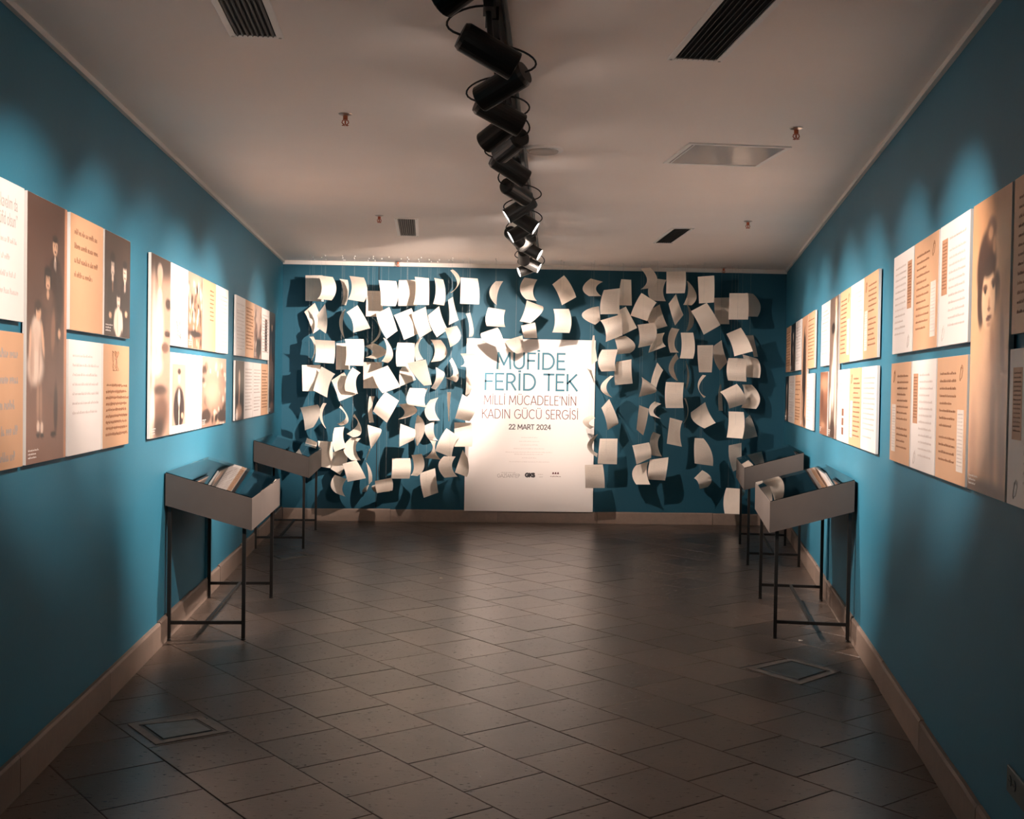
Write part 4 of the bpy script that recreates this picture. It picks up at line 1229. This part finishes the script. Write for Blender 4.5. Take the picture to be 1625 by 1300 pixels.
# region, layer (F front, M middle, B back, distances below), then x,y of TL LM BL TR RM BR
SH = """
a B 105 130 105 350 105 570 400 130 410 350 420 580
a F 330 130 385 370 310 535 575 160 635 370 555 560
a B 690 190 755 400 725 630 830 210 850 400 805 645
a F 860 140 900 350 835 545 1110 170 1170 400 1110 590
a B 1165 395 1150 600 1145 835 1385 400 1420 600 1470 850
a B 85 760 170 930 235 1135 265 600 340 770 430 1000
a M 300 820 320 900 300 1020 440 625 480 900 455 1130
a B 780 715 685 930 762 1205 795 712 745 960 778 1205
a F 810 765 910 920 925 1115 1000 645 1130 860 1220 1040
a B 1275 870 1370 1090 1225 1300 1282 870 1400 1110 1262 1300
e F 10 215 45 450 50 650 310 230 345 460 300 660
e B 355 215 345 430 345 655 650 210 660 430 670 655
e F 630 155 645 400 605 635 875 180 880 400 875 640
e M 965 175 990 400 945 620 1120 205 1160 450 1135 650
e F 1240 45 1360 270 1240 425 1285 30 1410 215 1265 430
q F 5 180 5 300 0 425 165 190 182 310 178 432
e F -30 790 20 990 145 1225 195 675 270 880 335 1085
e M 275 815 370 1030 445 1240 575 695 650 900 700 1130
e F 575 780 620 960 715 1210 820 670 870 930 925 1080
e M 860 815 900 990 1010 1195 1050 660 1110 880 1200 1060
e M 1200 555 1225 780 1215 985 1285 500 1330 710 1385 900
f F 1140 -92 1200 70 1240 230 1355 -137 1420 50 1310 190
q M 55 520 85 620 85 735 95 510 128 670 110 735
b M 175 50 260 240 205 455 245 45 290 250 217 460
b F 265 100 285 300 265 485 610 120 615 310 595 510
b B 635 160 630 380 630 615 840 160 860 400 870 615
b F 780 90 810 300 785 540 1105 90 1115 300 1095 550
b M 1130 210 1260 320 1135 405 1280 160 1500 310 1300 430
b F 1440 65 1500 280 1410 470 1495 90 1610 340 1520 500
b M 45 535 50 760 55 985 365 535 350 760 300 985
b F 380 560 300 760 240 970 615 690 520 860 480 1095
b M 550 800 620 960 685 1160 770 655 850 800 980 1040
b F 915 575 800 790 790 980 1055 670 975 800 1005 1030
b B 1100 485 1100 700 1100 935 1420 485 1430 700 1450 935
f F -110 650 -30 860 75 1020 165 545 280 730 385 910
f B 410 575 365 700 375 905 520 560 600 680 650 790
f F 500 500 620 700 790 890 820 440 870 650 925 875
f M 335 150 305 370 320 560 630 155 625 350 620 560
f B 700 80 630 260 650 470 770 60 690 230 780 435
f B 900 100 975 280 910 485 1080 105 1185 320 1070 465
f B 990 570 990 770 905 930 1120 645 1130 750 990 960
f M 1225 460 1290 690 1145 750 1270 410 1385 680 1340 830
p F 5 575 50 670 5 715 150 570 205 640 200 740
p B 75 830 70 920 60 1040 80 830 130 930 110 1020
x F 734 626 728 645 722 664 759 641 754 655 745 669
x M 721 670.6 721 690 721 709 748 671 750 690 749 709
g F 1175 540 1050 740 985 930 1400 690 1310 830 1265 1045
h F 1130 370 1035 540 1140 740 1335 375 1270 550 1365 720
x M 734.4 714 728 732 722 750 742 727 744 745 741 757
h M 725 660 730 830 785 1085 980 575 1005 790 1035 995
g F 385 460 370 640 365 860 640 560 640 650 610 740
g M 675 310 630 570 660 840 700 320 805 540 675 840
g B 805 490 810 620 885 740 970 415 960 620 1030 750
g M 880 740 935 900 800 1050 1000 760 985 930 1080 1080
g M 345 130 455 270 345 385 520 110 670 250 420 375
f F 545 930 485 1130 540 1225 850 940 795 1130 840 1265
g B 900 50 800 240 880 410 1035 10 975 210 1065 405
g M 1190 -80 1195 150 1210 420 1255 -80 1230 180 1225 420
x F 612 622 600 637 592 653 633 636 624 653 614 671
c M 1205 -10 1180 220 1205 440 1300 -10 1255 200 1285 440
c F 15 185 70 360 95 575 315 130 355 290 240 520
c M 410 105 345 320 450 540 470 110 395 320 460 540
c F 685 180 800 350 645 465 710 150 845 390 720 495
c M 920 340 1000 470 815 635 945 290 1070 590 920 695
c F 1175 480 1190 650 1230 885 1375 540 1400 630 1240 885
c F 605 530 570 760 610 945 775 510 755 700 820 860
c M 130 705 110 770 90 830 310 780 300 835 280 890
c B 320 755 340 950 360 1200 570 770 575 980 570 1230
c M 890 700 760 900 900 1090 1060 710 970 880 1060 1090
d B 580 300 575 450 540 590 730 265 830 405 700 690
d F 740 500 780 620 830 810 980 440 1070 590 1145 750
d M 610 690 540 870 640 1010 820 760 740 920 800 1070
d B 1205 240 1165 340 1140 440 1225 240 1195 330 1148 450
d M 1150 475 1185 660 1190 860 1160 480 1240 640 1250 800
d B 1190 860 1120 910 1075 985 1200 870 1170 940 1155 985
d F 1300 795 1310 900 1335 1005 1585 740 1610 850 1600 960
d M 1300 860 1240 905 1300 990 1560 830 1540 890 1560 980
h M 240 410 240 580 225 755 550 405 565 570 540 755
h F 575 350 615 560 560 700 750 330 795 550 680 710
q M 335 215 275 320 330 430 405 215 355 320 345 440
q M 605 180 562 290 620 385 725 200 685 310 720 400
q M 865 245 915 330 955 440 975 160 1040 250 1090 365
q M 1225 190 1150 280 1210 355 1340 220 1275 280 1325 355
q F 265 460 240 560 250 635 425 485 410 570 425 645
q F 625 395 600 500 560 590 775 450 765 510 660 610
q F 875 475 890 590 865 695 1020 475 1045 590 1025 700
i M 250 640 85 770 300 920 360 620 375 760 385 850
p F 235 345 260 420 390 490 420 280 460 350 520 520
p F 685 260 700 330 720 400 840 225 855 300 865 400
p B 500 430 560 520 640 575 700 370 710 470 715 560
p M 1490 370 1475 500 1475 700 1507 370 1515 480 1540 650
p M 1420 740 1460 800 1500 900 1475 760 1487 820 1508 900
i F 440 360 385 560 385 750 700 330 690 560 695 745
i B 720 185 690 380 690 605 880 195 885 400 890 610
i F 1030 15 1135 200 1030 350 1190 0 1300 190 1180 330
i B 1230 170 1150 370 1210 530 1450 195 1395 370 1440 540
i F 1045 405 940 590 870 770 1290 560 1200 700 1140 860
i B 1180 680 1150 860 1290 990 1340 590 1400 790 1465 940
i F 380 850 460 1000 470 1195 720 750 730 900 740 1090
i B 650 700 700 900 750 1080 795 625 880 790 975 970
j M 610 70 655 240 650 330 790 30 945 180 860 310
i F 980 920 1015 1110 990 1290 1255 885 1290 1090 1190 1250
j B 1290 0 1200 170 1160 305 1420 -20 1385 100 1440 200
j F 410 255 345 440 400 605 670 250 620 450 640 600
j M 640 450 610 620 620 825 885 410 885 600 905 800
j F 545 675 385 870 550 1020 600 680 480 850 575 1030
k F 400 25 465 200 500 385 525 -120 660 200 650 290
k F 375 520 355 720 340 925 660 520 655 720 650 935
k M 245 140 100 240 215 365 300 190 200 270 290 330
k M 330 450 170 640 330 820 345 450 250 650 340 760
x F 928 738 928.5 756 929 774.7 956.5 737 959 756 959.6 774.7
j B 1300 460 1230 650 1195 800 1395 585 1330 720 1285 870
j F 1045 690 1055 800 1000 1020 1200 800 1290 900 1230 960
k F 1010 -20 985 180 965 375 1165 40 1130 250 1075 470
k B 1260 -78 1170 20 1190 150 1365 -40 1240 80 1360 200
k F 895 630 930 760 965 940 1165 580 1200 700 1200 830
k B 1235 410 1180 580 1210 790 1355 460 1310 620 1375 810
k M 960 950 895 1090 960 1260 1160 890 1130 1060 1185 1260
k F 1180 860 1150 1050 1150 1180 1480 820 1460 1000 1425 1195
l F -25 65 -25 240 -30 415 285 55 290 240 270 410
l B 305 215 320 400 245 600 320 215 460 440 380 605
l F 10 580 60 770 115 930 130 420 185 600 250 760
l B 305 600 340 820 290 1020 320 600 420 850 320 1025
l F 480 145 490 350 500 575 745 125 750 350 740 560
l F 370 700 480 880 575 1080 625 565 740 740 845 925
l B 745 485 750 700 760 910 990 480 985 700 990 910
l F 990 410 985 620 975 835 1290 410 1300 620 1290 835
l B 1250 405 1280 600 1290 785 1370 420 1490 600 1445 790
m M 60 -100 0 80 35 300 185 -75 105 150 175 300
m M 205 -20 220 200 190 395 405 -20 435 210 405 400
m F 475 185 480 400 500 620 730 180 720 400 705 620
m B 740 190 740 400 835 590 865 100 900 280 960 450
m F 940 0 1020 160 1070 360 1175 -100 1290 90 1370 280
m B 1255 25 1340 200 1380 370 1375 20 1410 180 1450 370
m F 975 390 945 580 970 750 1280 395 1260 580 1265 770
m B 1200 330 1240 500 1270 700 1440 400 1490 530 1480 710
m M 135 310 10 560 140 755 175 400 95 540 165 755
m B 280 440 310 650 285 900 290 440 345 680 295 900
m F 560 660 480 840 580 1035 615 670 500 870 610 1010
m F -32 775 -50 980 -35 1195 260 785 240 990 250 1195
m F 840 935 940 1060 985 1205 1110 805 1220 960 1270 1120
m B 1195 815 1230 1000 1180 1190 1350 820 1480 1020 1420 1210
m B 840 810 810 1000 820 1240 860 815 870 1000 885 1240
n B 255 120 315 340 245 525 285 120 330 350 255 530
n M 370 350 410 490 590 610 600 185 670 370 770 520
n F 30 435 5 640 -20 855 235 490 195 680 225 905
n F 430 765 420 960 430 1175 570 770 700 980 725 1215
n F 975 335 975 540 945 755 1220 345 1235 560 1200 775
n B 1250 450 1230 620 1190 800 1320 390 1390 560 1440 740
o B 980 70 985 260 1050 495 1185 30 1185 250 1180 430
o M 940 755 895 960 915 1170 1170 770 1165 960 1155 1180
o M 420 600 480 660 510 775 550 470 700 600 640 740
o B 1195 780 1190 830 1195 880 1240 800 1235 840 1205 885
"""
LAY = {'F': .62, 'M': .42, 'B': .20}
AW, AL = .21, .297
sheets = []
for ln in SH.strip().splitlines():
    q = ln.split()
    ox, oy, sc = REG[q[0]]
    v = [float(t) for t in q[2:]]
    P_ = [(ox + v[i] * sc, oy + v[i + 1] * sc) for i in range(0, 12, 2)]
    sheets.append((q[1], P_))
# jobs: neighbours in the same layer get slightly different depths
sheets_data = []
for i, (lay, P_) in enumerate(sheets):
    jit = ((i * 37) % 11 - 5) * .012
    sheets_data.append([lay, P_, YB - LAY[lay] + jit])


def sheet_mesh(P_, Y0, i):
    nu, nv = 8, 12
    k = Y0 / FPX                                   # metre per pixel
    TL, LM, BL, TR, RM, BR = [np.array(p) for p in P_]

    def quad(a, m_, c, t):
        return a * (1 - t) * (1 - 2 * t) + m_ * 4 * t * (1 - t) + c * t * (2 * t - 1)
    wpx = np.mean([np.hypot(*(TR - TL)), np.hypot(*(RM - LM)), np.hypot(*(BR - BL))]) * k
    cl = [quad((TL + TR) / 2, (LM + RM) / 2, (BL + BR) / 2, t) for t in np.linspace(0, 1, 12)]
    lpx = sum(np.hypot(*(cl[j + 1] - cl[j])) for j in range(11)) * k
    du = math.sqrt(max(0, AW ** 2 - wpx ** 2)) if wpx < AW else 0
    du = min(du, .17) * (1 if (i * 7) % 3 else -1)
    if lpx < AL:
        dfc = math.sqrt(max(0, AL ** 2 - lpx ** 2))
    else:
        dfc = 0
    # part of the missing length is a lean, part a bow
    lean = .55 * dfc * (1 if (i * 5) % 4 else -1)
    sag = .35 * dfc + .012 + .012 * ((i * 13) % 5)
    sg = -1 if (i * 11) % 3 else 1
    bow = .006 * ((i * 3) % 4)
    uv, vs = [], []
    for b_ in range(nv + 1):
        t = b_ / nv
        L_, R_ = quad(TL, LM, BL, t), quad(TR, RM, BR, t)
        for a_ in range(nu + 1):
            u = a_ / nu
            p = L_ * (1 - u) + R_ * u
            y = Y0 + (u - .5) * du + lean * (.5 - t) + sg * sag * (math.sin(math.pi * t) - .5) + bow * math.sin(math.pi * u) * math.cos(2 * t + i)
            vs.append(at_y(p[0], p[1], min(y, YB - .05)))
            uv.append((u, 1 - t))
    fs = [(b_ * (nu + 1) + a_, (b_ + 1) * (nu + 1) + a_, (b_ + 1) * (nu + 1) + a_ + 1, b_ * (nu + 1) + a_ + 1) for b_ in range(nv) for a_ in range(nu)]
    return vs, fs, uv


# names by place: rows from the ceiling, counted outwards from the poster or along the row
PCX = 840
info = []
for i, (lay, P_, Y0) in enumerate(sheets_data):
    cx = sum(p[0] for p in P_) / 6; cy = sum(p[1] for p in P_) / 6
    info.append((cx, cy))
rows = [(0, 478, 'top row'), (478, 532, 'second row'), (532, 587, 'third row'), (587, 637, 'fourth row'), (637, 688, 'fifth row'), (688, 735, 'sixth row'), (735, 900, 'lowest row')]
ORD = ['first', 'second', 'third', 'fourth', 'fifth', 'sixth', 'seventh', 'eighth', 'ninth', 'tenth', 'eleventh', 'twelfth', '13th', '14th', '15th', '16th', '17th', '18th']
labels = {}
for (ya, yb, rn) in rows:
    for sd in (0, 1):
        idx = [i for i, (cx, cy) in enumerate(info) if ya <= cy < yb and (cx >= PCX) == bool(sd)]
        idx.sort(key=lambda i: info[i][0], reverse=bool(sd))
        for n, i in enumerate(idx):
            lay, P_, Y0 = sheets_data[i]
            TL, LM, BL, TR, RM, BR = P_
            wpx = (math.dist(TL, TR) + math.dist(LM, RM) + math.dist(BL, BR)) / 3
            tilt = math.degrees(math.atan2((TR[1] + BR[1]) - (TL[1] + BL[1]), (TR[0] + BR[0]) - (TL[0] + BL[0])))
            mid = math.dist(((LM[0] + RM[0]) / 2, (LM[1] + RM[1]) / 2), ((TL[0] + TR[0] + BL[0] + BR[0]) / 4, (TL[1] + TR[1] + BL[1] + BR[1]) / 4))
            shp = 'edge-on strip-like' if wpx < 9 else 'sharply curved' if mid > 4.5 else 'tilted' if abs(tilt) > 14 else 'gently bent' if mid > 1.6 else 'upright flat'
            lyr = {'F': 'front', 'M': 'middle', 'B': 'rear shaded'}[lay]
            labels[i] = '%s sheet, %s from the %s in the %s of papers' % (('rear shaded ' if lay == 'B' else '') + shp, ORD[n], 'right wall' if sd else 'left wall', rn)
for i, (lay, P_, Y0) in enumerate(sheets_data):
    vs, fs, uv = sheet_mesh(P_, Y0, i)
    c = sum(vs, Vector()) / len(vs)
    me = bpy.data.meshes.new('paper_sheet')
    me.from_pydata([tuple(v - c) for v in vs], [], fs)
    ul = me.uv_layers.new(name='UVMap')
    for lp in me.loops:
        ul.data[lp.index].uv = uv[lp.vertex_index]
    me.polygons.foreach_set('use_smooth', [True] * len(me.polygons))
    me.materials.append(M['paper2'] if i % 3 else M['paper'])
    o = bpy.data.objects.new('paper_sheet', me)
    COL.objects.link(o)
    o.location = c
    tag(o, labels[i], 'paper', 'paper sheets hanging before the back wall')

# threads the sheets hang from: each sheet has one passing behind it
THR = [(499, 'B', 590), (516, 'F', 640), (547, 'B', 545), (563, 'F', 690), (595, 'B', 700), (617, 'F', 775), (648, 'M', 560), (668, 'F', 730), (697, 'M', 700), (718, 'F', 650), (746, 'F', 500),
       (788, 'M', 510), (838, 'M', 540), (890, 'F', 500), (942, 'M', 720), (967, 'F', 720), (990, 'B', 520), (1022, 'F', 720), (1076, 'F', 640), (1092, 'B', 680), (1118, 'F', 750), (1172, 'F', 660), (1192, 'B', 690)]
THR = [list(t) for t in THR]
for lay, P_, Y0 in sheets_data:
    xs = [p[0] for p in P_]; ys = [p[1] for p in P_]
    xa, xb = min(xs), max(xs); cy = sum(ys) / 6
    hit = [t for t in THR if t[1] == lay and xa + .15 * (xb - xa) < t[0] < xb - .15 * (xb - xa)]
    if hit:
        hit[0][2] = max(hit[0][2], cy)
    else:
        THR.append([sum(xs) / 6, lay, cy])
for n, (x, lay, yb) in enumerate(THR):
    Y0 = YB - LAY[lay]
    top = at_y(x, 425, Y0); bot = at_y(x, yb, Y0)
    root = empty('hanging_thread', T(top.x, Y0, CZ), 'thin nylon thread holding %s paper sheets %s of the white poster' % ({'F': 'front', 'M': 'middle', 'B': 'rear'}[lay], 'left' if x < 740 else 'right' if x > 945 else 'in front'), 'thread', 'threads of the hanging sheets')
    b = MB(); b.tube([(0, 0, -.004), (0, 0, bot.z - CZ)], .0006, 4); b.build('line', M['thread'], root)
    b = MB(); b.tube([(0, 0, 0), (0, 0, -.008)], .006, 8); b.build('ceiling_hook', M['white'], root)
bpy.context.view_layer.update()
